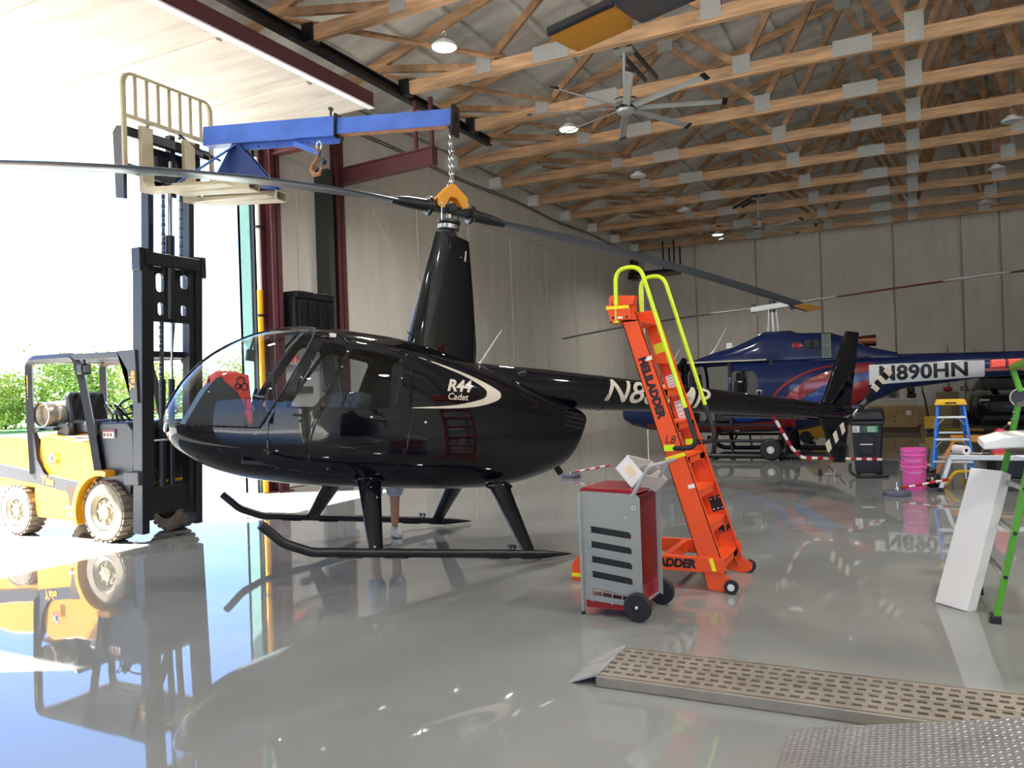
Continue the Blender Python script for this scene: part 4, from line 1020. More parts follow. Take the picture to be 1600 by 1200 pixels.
p = MB(); p.tube([(JL-.05,.03*math.cos(a),-.13+.04*math.sin(a)) for a in [PI*k/8*2 for k in range(8)]], .012, n=8, closed=True); p.cyl((JL-.05,-.09,-.10), (JL-.05,.09,-.10), .012, n=8); p.build('shackle', M_dsteel, t)
# hoisting chain
ct = (JA+jd*(JL-.05)+ju*(-.16)); cb = HM @ Vector((0,0,3.46))
t = thing('hoist_chain', 'doubled steel chain hanging from the jib tip to the orange clamp', 'chain', cb)
for s in (-1, 1):
    p = MB(); L_ = (ct-cb).length; n = int(L_/.036)
    for k in range(n+1):
        u = k/n; c = (ct-cb)*u + Vector((s*.014*math.sin(PI*min(1,max(0,u)))+s*.004, 0, 0)); a0 = PI/4+(k % 2)*PI/2
        d = Vector((math.cos(a0), math.sin(a0), 0))
        p.tube([c+d*(.013*math.cos(a))+Vector((0,0,.024*math.sin(a))) for a in [2*PI*j/10 for j in range(10)]], .0045, n=5, closed=True)
    p.build('chain_strand', M_steel, t)

# ---------------------------------------------------------------- ceiling fans and lamps
M_fan = mat('anodised aluminium', '#b9bab6', rough=0.35, metal=0.35)
def make_fan():
    t = thing('ceiling_fan', 'large eight-bladed aluminium ceiling fan hanging near the viewer', 'ceiling fan', (-3.79, 11.75, 5.78), group='big ceiling fans')
    p = MB(); p.lathe([(.14,-.05),(.15,-.03),(.15,.03),(.20,.05),(.20,.10),(.15,.12),(.06,.14)], 32); p.build('motor_hub', M_fan, t)
    p = MB(); p.lathe([(.10,-.075),(.13,-.07),(.14,-.05)], 32); p.build('hub_cap', mat('light grey cap', '#9ea09f', rough=0.4), t)
    p = MB(); p.lathe([(.155,-.03),(.158,-.03),(.158,.02),(.155,.02)], 32, cap=False); p.lathe([(.17,.12),(.175,.135),(.12,.15)], 32); p.build('hub_ring', M_fblk, t)
    p = MB(); p.cyl((0,0,.12), (0,0,.88), .03, n=16); p.build('down_rod', M_fan, t)
    p = MB(); p.box((0,0,.88), (.30,.16,.05)); p.build('mount_plate', M_fan, t, smooth=0)
    for x in (-.10, .10):
        p = MB(); p.bar((x,-1.0,.93), (x,1.45,.93), .05, .06); p.build('mount_rail', M_dsteel, t, smooth=0)
    for k in range(8):
        a = 2*PI*k/8+.36; R = Matrix.Rotation(a, 4, 'Z') @ Matrix.Rotation(math.radians(-20), 4, 'X')
        p = MB(R); p.loft([[(x, .06, .004), (x, .016, .012), (x, -.048, .004), (x, -.06, -.005), (x, -.016, .002), (x, .048, -.005)] for x in (.14, 1.46)]); bl = p.build('fan_blade', M_fan, t, smooth=30)
        p = MB(R); p.b2((1.45,-.068,-.012), (1.53,.066,.016)); p.build('blade_end', M_fblk, bl, smooth=0, bevel=.006)
    return t
fan = make_fan()
f2 = dup(fan, (-3.66, 22.95, 5.72), (0,0,.6), label='far ceiling fan hanging against the last trusses above the ladder')
f3 = dup(fan, (6.6, 11.75, 5.72), (0,0,.2), label='ceiling fan in the right half of the hangar, outside the frame')
M_lens_on = mat('lit lamp lens', '#ffffff', rough=0.4, emit='#fff4e2', estr=9.0)
M_lens_off = mat('unlit lamp lens', '#cfd0cf', rough=0.3)
M_lamp = mat('lamp housing', '#d5d6d4', rough=0.4)
LAMP_W = 105.0
def lamp(loc, lit, label, group=None):
    t = thing('high_bay_lamp', label, 'lamp', loc, group='round high-bay lamps')
    p = MB(); p.lathe([(.165,-.02),(.17,0),(.15,.025),(.09,.035),(.085,.07),(.05,.09)], 32); p.build('housing', M_lamp, t)
    p = MB(); p.lathe([(.15,-.024),(.155,-.02)], 32); p.build('lens', M_lens_on if lit else M_lens_off, t)
    p = MB(); p.tube([(0,0,.09),(0,0,.13)]+[(.03*math.cos(a)-.0, 0, .16+.03*math.sin(a)) for a in [-PI/2+PI*1.6*k/10 for k in range(11)]], .006, n=6); zr_ = ZE+.05+(min(loc[0], 2*RIDGE-loc[0])-XL)*SLOPE-loc[2]; p.tube([(0,0,.18),(0,0,zr_-.02)], .004, n=6); p.build('hanging_hook', M_alu, t)
    if lit:
        l = bpy.data.lights.new('lamp_glow', 'AREA'); l.shape = 'DISK'; l.size = .30; l.energy = LAMP_W*(1.15 if loc[1] > 8.5 else 0.4 if loc[0] < -3 else 1.1); l.color = (1.0, .975, .94); l.spread = math.radians(150)
        lo = bpy.data.objects.new('lamp_glow', l); COL.objects.link(lo); lo.parent = t; lo.location = (0,0,-.035)
    return t
for x, y, z, lit, lb in ((-5.28,8.86,6.0,1,'lit round lamp under the truss nearest the open door'), (-5.17,12.8,6.0,1,'lit round lamp left of the big ceiling fan, below its blade'), (-5.12,24.45,6.0,1,'lit round lamp low in the distance near the far ceiling fan'),
    (-5.10,16.5,6.0,0,'unlit round lamp hanging between trusses below the big fan'), (1.75,16.67,6.0,0,'unlit round lamp at the right edge, nearer of the two'), (1.83,20.4,6.0,0,'unlit round lamp at the right edge, farther of the two'),
    (-5.13,20.5,6.0,0,'small unlit round lamp between the middle trusses'), (1.9,24.4,6.0,0,'unlit round lamp far right above the back wall'),
    (-5.3,4.8,6.0,1,'added fill lamp above the viewer, outside the frame to the left'), (-5.3,0.8,6.0,1,'added fill lamp behind the viewer, left row'), (-5.3,-3.4,6.0,1,'added fill lamp far behind the viewer, left row'),  # from here on, unseen lit lamps added to brighten the hangar
    (1.75,8.8,6.0,1,'added fill lamp right of the frame, right row nearest the view'), (1.75,4.8,6.0,1,'added fill lamp above and right of the viewer'), (1.75,0.8,6.0,1,'added fill lamp behind the viewer, right row'), (1.75,-3.4,6.0,1,'added fill lamp far behind the viewer, right row'),
    (8.4,4.8,6.0,1,'added fill lamp far to the right, outside the frame'), (8.4,0.8,6.0,1,'added fill lamp far to the right and behind the viewer')):
    lamp((x,y,z), lit, lb)
# ================================================================ orange maintenance ladder with lime rails
M_orange = mat('ladder orange', '#e8501c', rough=0.42)
M_lime = mat('lime rail', '#c8e61a', rough=0.4)
M_yelt = mat('yellow tape', '#f2e012', rough=0.5)
M_ink = mat('black ink', '#121214', rough=0.5)
M_rub = mat('black rubber', '#1a1a1c', rough=0.55)
M_decal = mat('white decal', '#e6e2dc', rough=0.5)
def make_ladder():
    t = thing('maintenance_ladder', 'orange wheeled ladder with lime handrails beside the tool cart', 'ladder', (-1.7, 6.1, 0))
    O = Vector((-1.7, 6.1, 0))
    def N(): return MB(Matrix.Translation(-O))
    P0, P1 = Vector((-1.325, 0, .14)), Vector((-1.91, 0, 2.06)); U = (P1-P0).normalized(); S_ = Vector((U.z, 0, -U.x))
    pt = lambda u, s: P0+U*u+S_*s
    L = (P1-P0).length
    for y, sg in ((5.80, -1), (6.44, 1)):
        p = N(); a = pt(0, 0); c = pt(L, 0)
        w0, w1 = .165, .125
        q = [pt(-.02,-w0/2), pt(-.02,w0/2), pt(L,w1/2), pt(L,-w1/2)]
        p.prism([(v.x, v.z) for v in q], y-sg*.0, y-sg*.006)
        for s, e0, e1 in ((-1,w0,w1),(1,w0,w1)):
            p.prism([(pt(-.02,s*e0/2).x,pt(-.02,s*e0/2).z),(pt(-.02,s*(e0/2-.006)).x,pt(-.02,s*(e0/2-.006)).z),(pt(L,s*(e1/2-.006)).x,pt(L,s*(e1/2-.006)).z),(pt(L,s*e1/2).x,pt(L,s*e1/2).z)], y, y-sg*.04)
        st = p.build('side_rail', M_orange, t, smooth=0)
        # foot bracket, wheel, rivets, tape
        p = N(); p.prism([(-1.37,.015),(-1.235,.0),(-1.18,.02),(-1.165,.075),(-1.25,.13),(-1.24,.20),(-1.40,.20)], y+sg*.002, y+sg*.010); ft = p.build('foot_bracket', M_orange, t, smooth=0)
        p = N(); p.lathe([(.018,-.022),(.047,-.020),(.05,-.012),(.05,.012),(.047,.020),(.018,.022)], 24, axis='y', o=(-1.195, y+sg*.036, .05), cap=False); p.lathe([(.001,-.02),(.03,-.018),(.03,.018),(.001,.02)], 16, axis='y', o=(-1.195, y+sg*.036, .05)); wl = p.build('wheel', M_rub, t)
        p = N(); p.lathe([(.001,-.0235),(.026,-.0225),(.026,.0225),(.001,.0235)], 16, axis='y', o=(-1.195, y+sg*.036, .05)); p.build('wheel_hub', mat('nylon white', '#d8d6d0', rough=0.4), wl)
        p = N()
        for i in range(5):
            for j in range(3):
                c = pt(.16+.075*i, -.05+.05*j); p.ball((c.x, y+sg*.003, c.z), .008, (1,.5,1), 8, 5)
        p.build('rivets', M_orange, st)
        p = N(); q = [pt(.86,-.078), pt(.86,.078), pt(.89,.078), pt(.89,-.078)]; p.prism([(v.x,v.z) for v in q], y+sg*.0005, y+sg*.003); p.build('yellow_tape', M_yelt, st, smooth=0)
    # treads
    for k in range(7):
        u = .06+.268*k; c = pt(u, 0); z = c.z; w = .10 if k else .12
        w = .088; p = N(); p.b2((c.x-.062, 5.807, z-.012), (c.x+w*.75, 6.433, z+.012)); p.b2((c.x+w*.75-.008, 5.807, z-.055), (c.x+w*.75, 6.433, z))
        for sy in (5.807, 6.433):
            s = 1 if sy < 6 else -1
            p.prism([(sy, z), (sy, z-.15), (sy+s*.03, z-.11), (sy+s*.08, z-.07), (sy+s*.15, z-.05), (sy+s*.15, z)], c.x+w*.75-.008, c.x+w*.75, plane='yz')
        p.build('tread', M_orange, t, smooth=0, bevel=.004)
    for u, ht in ((.42, .12), (.22, .06)):
        c = pt(u, .02); p = N(); q = [pt(u-ht/2,-.03), pt(u-ht/2,.07), pt(u+ht/2,.07), pt(u+ht/2,-.03)]; p.prism([(v.x,v.z) for v in q], 6.425, 6.432); gp = p.build('black_gusset', M_ink, t, smooth=0)
        p = N()
        for i in (-1, 0, 1):
            for j in (-1, 1): v = pt(u+j*ht*.35, .02+i*.035); p.ball((v.x, 6.424, v.z), .007, n=8, m=5)
        p.build('rivets', M_alu, gp)
    # inside labels on the far rail
    for u0, u1, s0, s1 in ((1.12,1.30,-.05,.045),(1.34,1.38,-.05,.045),(1.40,1.52,-.05,.03)):
        q = [pt(u0,s0), pt(u0,s1), pt(u1,s1), pt(u1,s0)]; p = N(); p.prism([(v.x,v.z) for v in q], 6.43, 6.4335); lb = p.build('safety_label', M_decal, t, smooth=0)
        p = N()
        for i in range(5):
            uu = u0+(u1-u0)*(i+.5)/5.2; q = [pt(uu,s0+.012), pt(uu,s1-.012), pt(uu+.004,s1-.012), pt(uu+.004,s0+.012)]; p.prism([(v.x,v.z) for v in q], 6.4285, 6.43)
        p.build('label_print', M_red2 if u0 < 1.3 else M_ink, lb, smooth=0)
    for u in (.62, 1.62):
        q = [pt(u,.02), pt(u,.07), pt(u+.03,.07), pt(u+.03,.02)]; p = N(); p.prism([(v.x,v.z) for v in q], 5.7965, 5.7995); p.build('small_label', M_decal, t, smooth=0)
    # top: flared head, bumper box, back panel
    p = N(); p.prism([(-2.08,2.14),(-1.89,2.13),(-1.885,2.02),(-2.04,2.01)], 5.775, 5.86); hd = p.build('head_box', M_orange, t, smooth=0, bevel=.006)
    p = N(); p.b2((-2.075,5.771,2.105), (-1.895,5.775,2.128)); p.build('yellow_tape', M_yelt, hd, smooth=0)
    p = N(); p.b2((-1.985,5.771,2.03), (-1.945,5.776,2.045)); p.build('small_label', M_decal, hd, smooth=0)
    p = N()
    for x in (-2.02, -1.91): p.cyl((x,5.768,2.04), (x,5.776,2.04), .009, n=10)
    p.build('bolts', M_ink, hd)
    p = N(); p.prism([(-2.05,2.215),(-1.85,2.20),(-1.87,2.13),(-2.03,2.14)], 5.80, 5.88); p.build('head_flare', M_orange, t, smooth=0, bevel=.005)
    p = N(); p.prism([(-2.05,2.12),(-1.87,2.13),(-1.85,2.0),(-2.0,1.99)], 6.36, 6.46); p.build('head_box', M_orange, t, smooth=0, bevel=.006)
    p = N(); p.b2((-2.06,5.80,2.0), (-2.04,6.44,2.20)); p.b2((-2.06,5.80,2.0), (-1.84,6.44,2.02)); p.build('top_platform', M_orange, t, smooth=0, bevel=.004)
    q = [pt(1.72,-.06), pt(1.72,.062), pt(1.80,.062), pt(1.80,-.06)]; p = N(); p.prism([(v.x,v.z) for v in q], 6.4275, 6.4335); p.build('lime_band', M_lime, t, smooth=0)
    # handrails with black grips
    for y in (5.79, 6.42):
        s = -1 if y < 6 else 1
        pts = bend([(-2.0,y,2.02),(-1.995,y,2.41),(-1.80,y,2.42),(-1.49,y,1.34)], .11, 8)
        p = N(); p.tube(pts, .0165, n=12); hr = p.build('handrail', M_lime, t)
        p = N(); p.tube(bend([(-1.49,y,1.34),(-1.405,y,1.045),(-1.59,y,1.04)], .09, 8), .0185, n=12); p.build('rubber_grip', M_rub, hr)
        p = N(); p.b2((-1.66,y-.012,1.02), (-1.58,y+.012,1.065)); p.b2((-2.02,y-.014,2.0), (-1.98,y+.014,2.08)); p.build('rail_clip', M_lime, hr, smooth=0)
    # base frame
    for y in (5.80, 6.44):
        s = -1 if y < 6 else 1
        p = N(); p.b2((-2.33,y-.02,.135), (-1.25,y+.02,.245)); p.build('base_rail', M_orange, t, smooth=0, bevel=.004)
        p = N(); p.prism([(-2.43,.0),(-2.43,.13),(-2.33,.245),(-2.22,.245),(-2.22,.12),(-2.30,.0)], y-.03, y+.03); fo = p.build('base_foot', M_orange, t, smooth=0, bevel=.004)
        p = N(); p.b2((-2.431,y-.032,.03), (-2.30,y+.032,.06)); p.build('yellow_tape', M_yelt, fo, smooth=0)
        p = N(); p.prism([(-1.33,.15),(-1.30,.15),(-1.325,.24),(-1.355,.24)], y+s*.0205, y+s*.023); p.build('yellow_tape', M_yelt, t, smooth=0)
    for x in (-2.36, -1.72):
        p = N(); p.b2((x,5.80,.145), (x+.05,6.44,.238)); p.build('base_cross_rail', M_orange, t, smooth=0, bevel=.004)
    o = put_text('lettering', 'HELILADDER', .085, M_ink, (pt(1.42,-.005).x,5.7965,pt(1.42,-.005).z), -U, S_, None, bold=.005, sx=.98); o.location = -O; o.parent = t
    o = put_text('lettering', 'L8', .085, M_ink, (pt(1.005,.0).x,5.7965,pt(1.005,0).z), (1,0,0), (0,0,1), None, shear=.25); o.location = -O; o.parent = t
    o = put_text('lettering', 'HELILADDER', .085, M_ink, (-1.70,5.7785,.19), (1,0,0), (0,0,1), None, bold=.005, shear=.15); o.location = -O; o.parent = t
    return t
make_ladder()

# ---------------------------------------------------------------- tool cart and the white box on it
M_cgry = mat('cart grey', '#8f9189', rough=0.42)
M_cred = mat('cart red', '#8e1220', rough=0.3, coat=0.4)
def make_cart():
    t = thing('tool_cart', 'grey and red slotted tool cart on two black wheels', 'tool cart', (-1.79, 5.12, 0), (0, 0, math.radians(-3)))
    x0, x1, y0, y1 = -.205, .215, -.19, .20
    slot = lambda z, w_, h: rrect(w_, h, .014, 3, -.0, z)
    out = [(x0,.10),(x1,.08),(x1,.79),(x1-.025,.815),(x0,.825)]
    sl = []
    for z in (.562,.463,.364,.265): sl.append([(-.135,z+.032),(.135,z+.005),(.15,z-.008),(.15,z-.04),(-.135,z-.012)])
    sl.append([(-.135,.18),(.12,.155),(.12,.12),(-.135,.135)])
    for y, d in ((y0, .006), (y1, .006)):
        p = MB(); p.plate(out, sl, y, y+d); sp = p.build('side_panel', M_cgry, t, smooth=0)
        if y == y0:
            p = MB()
            for x, z in ((-.165,.665),(-.03,.665),(.11,.662),(-.14,.095),(.0,.09)): p.ball((x,y-.001,z), .007, (1,.6,1), 8, 5)
            p.build('screws', M_alu, sp)
            p = MB(); p.tube([(.175+.012*math.cos(a), y-.003, .725+.012*math.sin(a)) for a in [2*PI*k/12 for k in range(12)]], .004, n=6, closed=True); p.build('latch_ring', M_alu, sp)
    p = MB(); p.b2((x0-.012,y0-.012,.02), (x0+.008,y0+.006,.825)); p.b2((x0-.012,y1-.006,.02), (x0+.008,y1+.012,.825)); p.build('corner_post', M_cgry, t, smooth=0, bevel=.003)
    p = MB(); p.cyl((x0-.002,y0-.003,0), (x0-.002,y0-.003,.022), .014, n=12); p.cyl((x0-.002,y1+.003,0), (x0-.002,y1+.003,.022), .014, n=12); p.build('rubber_foot', M_rub, t)
    p = MB(); p.b2((x0+.02,y0+.008,.20), (x1-.03,y1-.002,.80)); p.build('body', M_cred, t, smooth=0, bevel=.006)
    p = MB(); p.b2((x1-.05,y0+.008,.10), (x1-.03,y1-.002,.80)); p.b2((x0+.02,y0+.008,.05), (x1-.05,y1-.002,.11)); p.build('back_panel', M_cred, t, smooth=0)
    for z in (.562,.463,.364,.265):
        p = MB(); p.b2((-.155,y0+.003,z-.034), (.14,y0+.016,z+.026)); dr = p.build('drawer_rail', M_ink, t, smooth=0)
        p = MB(); p.box((-.145,y0-.001,z+.005), (.03,.012,.035)); p.build('drawer_stop', M_cgry, dr, smooth=0, bevel=.004)
    p = MB(); p.tube([(-.13,y0+.012,.165),(.12,y0+.012,.145)], .004, n=6)
    for x in (-.07, .0, .07): p.tube([(x,y0+.012,.16),(x,y0+.012,.12)], .003, n=6)
    p.build('wire_rack', M_alu, t)
    p = MB(); p.prism([(x0-.01,.825),(x1-.025,.815),(x1-.06,.845),(x0+.02,.85)], y0-.004, y1+.008); p.build('top', M_cred, t, smooth=0, bevel=.004)
    for y, s in ((y0-.028, -1), (y1+.034, 1)):
        p = MB(); p.lathe([(.03,-.02),(.085,-.02),(.093,-.012),(.093,.012),(.085,.02),(.03,.02)], 36, axis='y', o=(.19,y,.093), cap=False); wl = p.build('wheel', M_rub, t)
        p = MB(); p.lathe([(.001,-.014),(.07,-.010),(.07,.010),(.001,.014)], 24, axis='y', o=(.19,y,.093))
        for k in range(6): a = 2*PI*k/6; p.bar((.19,y+s*.012,.093), (.19+.07*math.cos(a),y+s*.012,.093+.07*math.sin(a)), .012, .012, up=(0,1,0))
        p.build('wheel_disc', mat('wheel plastic', '#26272a', rough=0.4), wl)
        p = MB(); p.ball((.19,y+s*.02,.093), .013, n=10, m=6); p.build('axle_cap', M_alu, wl)
    p = MB(); p.cyl((.19,y0-.02,.093), (.19,y1+.02,.093), .01, n=10); p.build('axle', M_alu, t)
    p = MB(); p.tube(bend([(x1-.05,y0-.0,.80),(x1-.012,y0,.86),(x1+.075,y0,1.0),(x1+.13,y0+.05,1.01),(x1+.13,y1-.05,1.01),(x1+.075,y1,1.0),(x1-.012,y1,.86),(x1-.05,y1,.80)], .05, 5), .0125, n=10); p.build('push_handle', mat('grey tube', '#9b9b98', rough=0.35), t)
    return t
make_cart()
A = Vector((.70,0,-.68)); Yv = Vector((0,1,0)); U = Vector((.68,0,.70))
e2 = (A*.30+Yv*.95).normalized(); e1 = (A*-.95+Yv*.30).normalized()
c = Vector((-1.575, 5.00, .935))
R = Matrix((e2, e1, e2.cross(e1))).transposed()
t = thing('cardboard_box', 'open white cardboard box tilted against the tool cart handle', 'box', c)
t.rotation_euler = R.to_euler()
wx, wy, hz = .33, .185, .125; th = .004
M_card = mat('white carton', '#d6d0c8', rough=0.75); M_cardi = mat('carton inside', '#8a7a68', rough=0.85)
p = MB(); p.b2((0,0,-hz), (wx,wy,-hz+th)); p.b2((0,0,-hz), (wx,th,0)); p.b2((0,wy-th,-hz), (wx,wy,0)); p.b2((0,0,-hz), (th,wy,0)); p.b2((wx-th,0,-hz), (wx,wy,0)); p.build('carton', M_card, t, smooth=0)
p = MB(); p.bar((th/2,.0,-.01), (-.012,.0,-.012), .002, .002); p.box((wx*.55, wy*.5, -.02), (wx*.7, .004, .10), Matrix.Rotation(.25, 3, 'X')); p.build('flap', M_card, t, smooth=0)
p = MB(); p.b2((-.0015,.05,-.085), (0,.13,-.03)); p.build('print_patch', mat('tan print', '#d8c29a', rough=0.7), t, smooth=0)

# ---------------------------------------------------------------- perforated ramp and diamond plate
M_ramp = mat('worn aluminium', '#8d8375', rough=0.45, metal=0.25, noise=0.15, nscale=6)
M_dia = mat('diamond plate', '#8f8c88', rough=0.32, metal=0.45, noise=0.12, nscale=5)
t = thing('loading_ramp', 'perforated aluminium loading ramp lying on the floor in front', 'ramp', (-1.60, 4.0, 0), (0,0,math.radians(.8)))
p = MB(); pw = .066; n = 46
for k in range(n):
    x = .12+pw*k; hs = []
    for r in range(6):
        y = -.165+.066*r+(.0 if r < 3 else .0); xx = x+pw*.5+(.006 if r % 2 else -.006)
        hs.append(rrect(.046, .017, .008, 3, xx, y))
    p.plate([(x,-.225),(x+pw,-.225),(x+pw,.225),(x,.225)], hs, .050, .056, plane='xy')
for k in range(n):
    for r in range(6):
        x = .12+pw*(k+.5)+(.006 if r % 2 else -.006); y = -.165+.066*r
        p.bar((x-.02,y+.0105,.0575), (x+.02,y+.0105,.0575), .004, .006)
p.build('deck', M_ramp, t, smooth=0)
for y in (-.225, .225):
    p = MB(); p.prism([(.12,.0),(.12,.056),(3.16,.056),(3.16,.0)], y-.012, y+.012); p.build('side_channel', M_ramp, t, smooth=0, bevel=.006)
p = MB(); p.b2((.12,-.005,.012), (3.16,.005,.058)); p.build('centre_rib', M_ramp, t, smooth=0)
p = MB(); p.prism([(-.03,.0),(-.028,.006),(.12,.062),(.13,.062),(.13,.054),(.10,.045),(-.02,.0)], -.235, .235); p.build('lip', mat('bright lip', '#b9b8b4', rough=0.4, metal=0.6, noise=0.25, nscale=14), t, smooth=0)
t = thing('diamond_plate', 'diamond tread plate sloping up at the bottom right corner', 'tread plate', (-.518, 3.612, .006), (0, math.radians(-12.0), 0))
p = MB(); p.b2((0,-1.3,-.004), (2.2,0,.0)); p.build('sheet', M_dia, t, smooth=0)
p = MB()
for i in range(86):
    for j in range(52):
        x = .014+.0255*i; y = -.014-.0245*j; a = math.radians(-28 if (i+j) % 2 else 62); a = math.radians(-25) if (i+j) % 2 else math.radians(-25)+0.9
        dx, dy = .0105*math.cos(a), .0105*math.sin(a); w_ = .0032; nx, ny = -math.sin(a)*w_, math.cos(a)*w_
        v = [p._v(q) for q in ((x-dx,y-dy,0),(x+nx,y+ny,0),(x+dx,y+dy,0),(x-nx,y-ny,0),(x-dx*.45,y-dy*.45,.0022),(x+dx*.45,y+dy*.45,.0022))]
        for f in ((0,3,4),(3,5,4),(3,2,5),(2,1,5),(1,4,5),(1,0,4)): p.bm.faces.new([v[q] for q in f])
p.build('tread_lugs', M_dia, t, smooth=0)
p = MB(); p.b2((.3,-1.2,-.30), (.34,-.1,-.004)) if False else p.b2((1.0,-1.2,-.06), (1.05,-.1,-.004)); p.build('stiffener', M_dia, t, smooth=0)

# ---------------------------------------------------------------- green ladder, foam slab and foam block on the right
M_grn = mat('green fibreglass', '#4f9a1e', rough=0.4)
M_foam = mat('white foam', '#e4e2dd', rough=0.75)
t = thing('folding_ladder', 'green articulated ladder with aluminium rungs at the right edge', 'ladder', (.55, 6.0, 0))
O = Vector((.55, 6.0, 0))
def N(): return MB(Matrix.Translation(-O))
ra = (Vector((.415,5.64,.02)), Vector((.70,5.62,1.36))); rb = (Vector((.37,6.34,.02)), Vector((.645,6.34,1.30)))
for a, c in (ra, rb):
    p = N(); p.bar(a, c, .085, .032, up=(1,0,0)); rl = p.build('rail', M_grn, t, smooth=0, bevel=.004)
    p = N(); p.box(a+Vector((.0,0,.0)), (.06,.095,.06)); p.build('rubber_foot', M_rub, rl, smooth=0, bevel=.008)
    p = N(); p.lathe([(.001,-.03),(.055,-.028),(.055,.028),(.001,.03)], 20, axis='y', o=c+Vector((.01,0,.05))); p.build('hinge', mat('hinge black', '#2a2b2d', rough=0.45), rl)
    p = N(); h0 = c+Vector((.01,-.035,.05)); p.tube([h0+Vector((.06*math.cos(a_), 0, .06*math.sin(a_))) for a_ in [PI*.3+PI*k/10 for k in range(11)]], .005, n=6); p.build('hinge_cable', M_alu, rl)
    b0 = c+Vector((.015,0,.09)); b1 = c+Vector((-.03,0,.26)); p = N(); p.bar(b0, b1, .085, .032, up=(1,0,0)); p.build('upper_rail', M_grn, t, smooth=0, bevel=.004)
    p = N()
    for k in range(4): v = c-(c-a).normalized()*(.05+.05*(k//2))+Vector((-.018,-.02+.04*(k % 2),0)); p.ball(v, .006, n=8, m=5)
    p.build('rivets', M_alu, rl)
for k in range(5):
    u = .20+.2*k; a = ra[0].lerp(ra[1], u); c = rb[0].lerp(rb[1], u)
    p = N(); p.bar(a, c, .032, .028); p.build('rung', M_alu, t, smooth=0, bevel=.004)
    p = N(); p.cyl(a+Vector((0,-.048,0)), a+Vector((0,-.038,0)), .012, n=10); p.build('rung_plug', M_ink, t)
p = N(); p.bar(ra[1]+Vector((-.03,0,.25)), rb[1]+Vector((-.03,0,.25)), .05, .03); p.build('top_bar', M_grn, t, smooth=0)
for x in (.535, .635):
    p = N(); p.box((x, 6.35, 1.585), (.085,.10,.055)); p.build('top_pad', mat('coral plastic', '#e8503c', rough=0.5, bump=0.4, bscale=60), t, smooth=0, bevel=.008)
p = N(); p.bar((.46,6.31,1.545), (.72,6.31,1.545), .06, .02); p.build('pad_tray', mat('dark tray', '#7a2820', rough=0.5), t, smooth=0)
p = N(); p.prism([(.54,1.02),(.80,1.02),(.80,.985),(.62,.985)], 5.66, 6.30); p.build('work_tray', M_alu, t, smooth=0, bevel=.004)
bl, br = Vector((.093,5.985,.004)), Vector((.264,5.819,.004)); e = (br-bl).normalized(); nb = Vector((.6965,.7175,0))
top = bl+nb*.36+Vector((0,0,.876)); up = (top-bl).normalized(); nn = e.cross(up)
if nn.dot(nb) < 0: nn = -nn
t = MB(); pts = []
Ls, Ws, Ts = (top-bl).length, .245, .085
for i, v in ((0,bl),(1,br)): pass
q0 = [bl, bl+e*Ws, bl+e*Ws+up*Ls, bl+up*Ls]
vs = [t._v(v) for v in q0]+[t._v(v+nn*Ts+Vector((0,0,0))) for v in q0]
for f in ((0,1,2,3),(7,6,5,4),(0,4,5,1),(1,5,6,2),(2,6,7,3),(3,7,4,0)): t.bm.faces.new([vs[k] for k in f])
mz = 0
tag(t.build('foam_slab', M_foam, smooth=0, bevel=.008, seg=3), 'tall white foam slab leaning on the green ladder', 'foam slab')
p = MB(); p.loft([[(.385,y,1.05),(.385,y,1.10),(.50,y,1.135),(.80,y,1.15),(.80,y,1.075),(.52,y,1.06)] for y in (5.66,6.12)]); tag(p.build('foam_block', M_foam, smooth=0, bevel=.012, seg=3), 'white foam block resting across the green ladder tray', 'foam block')
# ================================================================ navy helicopter at the back
M_navy = mat('navy gloss paint', '#16244f', rough=0.12)
M_navyd = mat('dark navy panel', '#0f1a3c', rough=0.2)  # darker navy used for the cowl seam
M_bred = mat('helicopter red', '#8e1c22', rough=0.15, coat=0.4)
M_bblue = mat('helicopter mid blue', '#1b3c86', rough=0.15, coat=0.4)
M_bwhite = mat('registration white', '#dfe0e0', rough=0.4)
M_copper = mat('copper exhaust', '#a5705a', rough=0.2, metal=1.0)
BS = [(-5.66,.84,.90,.03),(-5.6,.74,1.02,.14),(-5.4,.62,1.24,.31),(-5.0,.53,1.56,.52),(-4.5,.48,1.84,.67),(-4.0,.46,1.97,.735),(-3.3,.46,2.0,.76),(-2.5,.47,2.0,.76),(-2.0,.50,2.0,.74),(-1.5,.60,1.985,.655),(-1.0,.82,1.965,.50),(-.6,1.07,1.945,.385),(-.1,1.28,1.925,.30),(1.2,1.43,1.895,.235),(3.0,1.52,1.86,.17),(5.2,1.60,1.83,.11)]
def bell_st(x):
    if x <= BS[0][0]: return BS[0][1:]
    for a, b in zip(BS, BS[1:]):
        if a[0] <= x <= b[0]:
            u = (x-a[0])/(b[0]-a[0]); u = u*u*(3-2*u)*.35+u*.65; return tuple(a[i]+(b[i]-a[i])*u for i in (1,2,3))
    return BS[-1][1:]
def bell_y(x, z):
    zb, zt, w = bell_st(x); zm = (zb+zt)/2; t = min(1, abs(z-zm)/((zt-zm)+1e-6)); return w*(1-t**2.6)**(1/2.6)
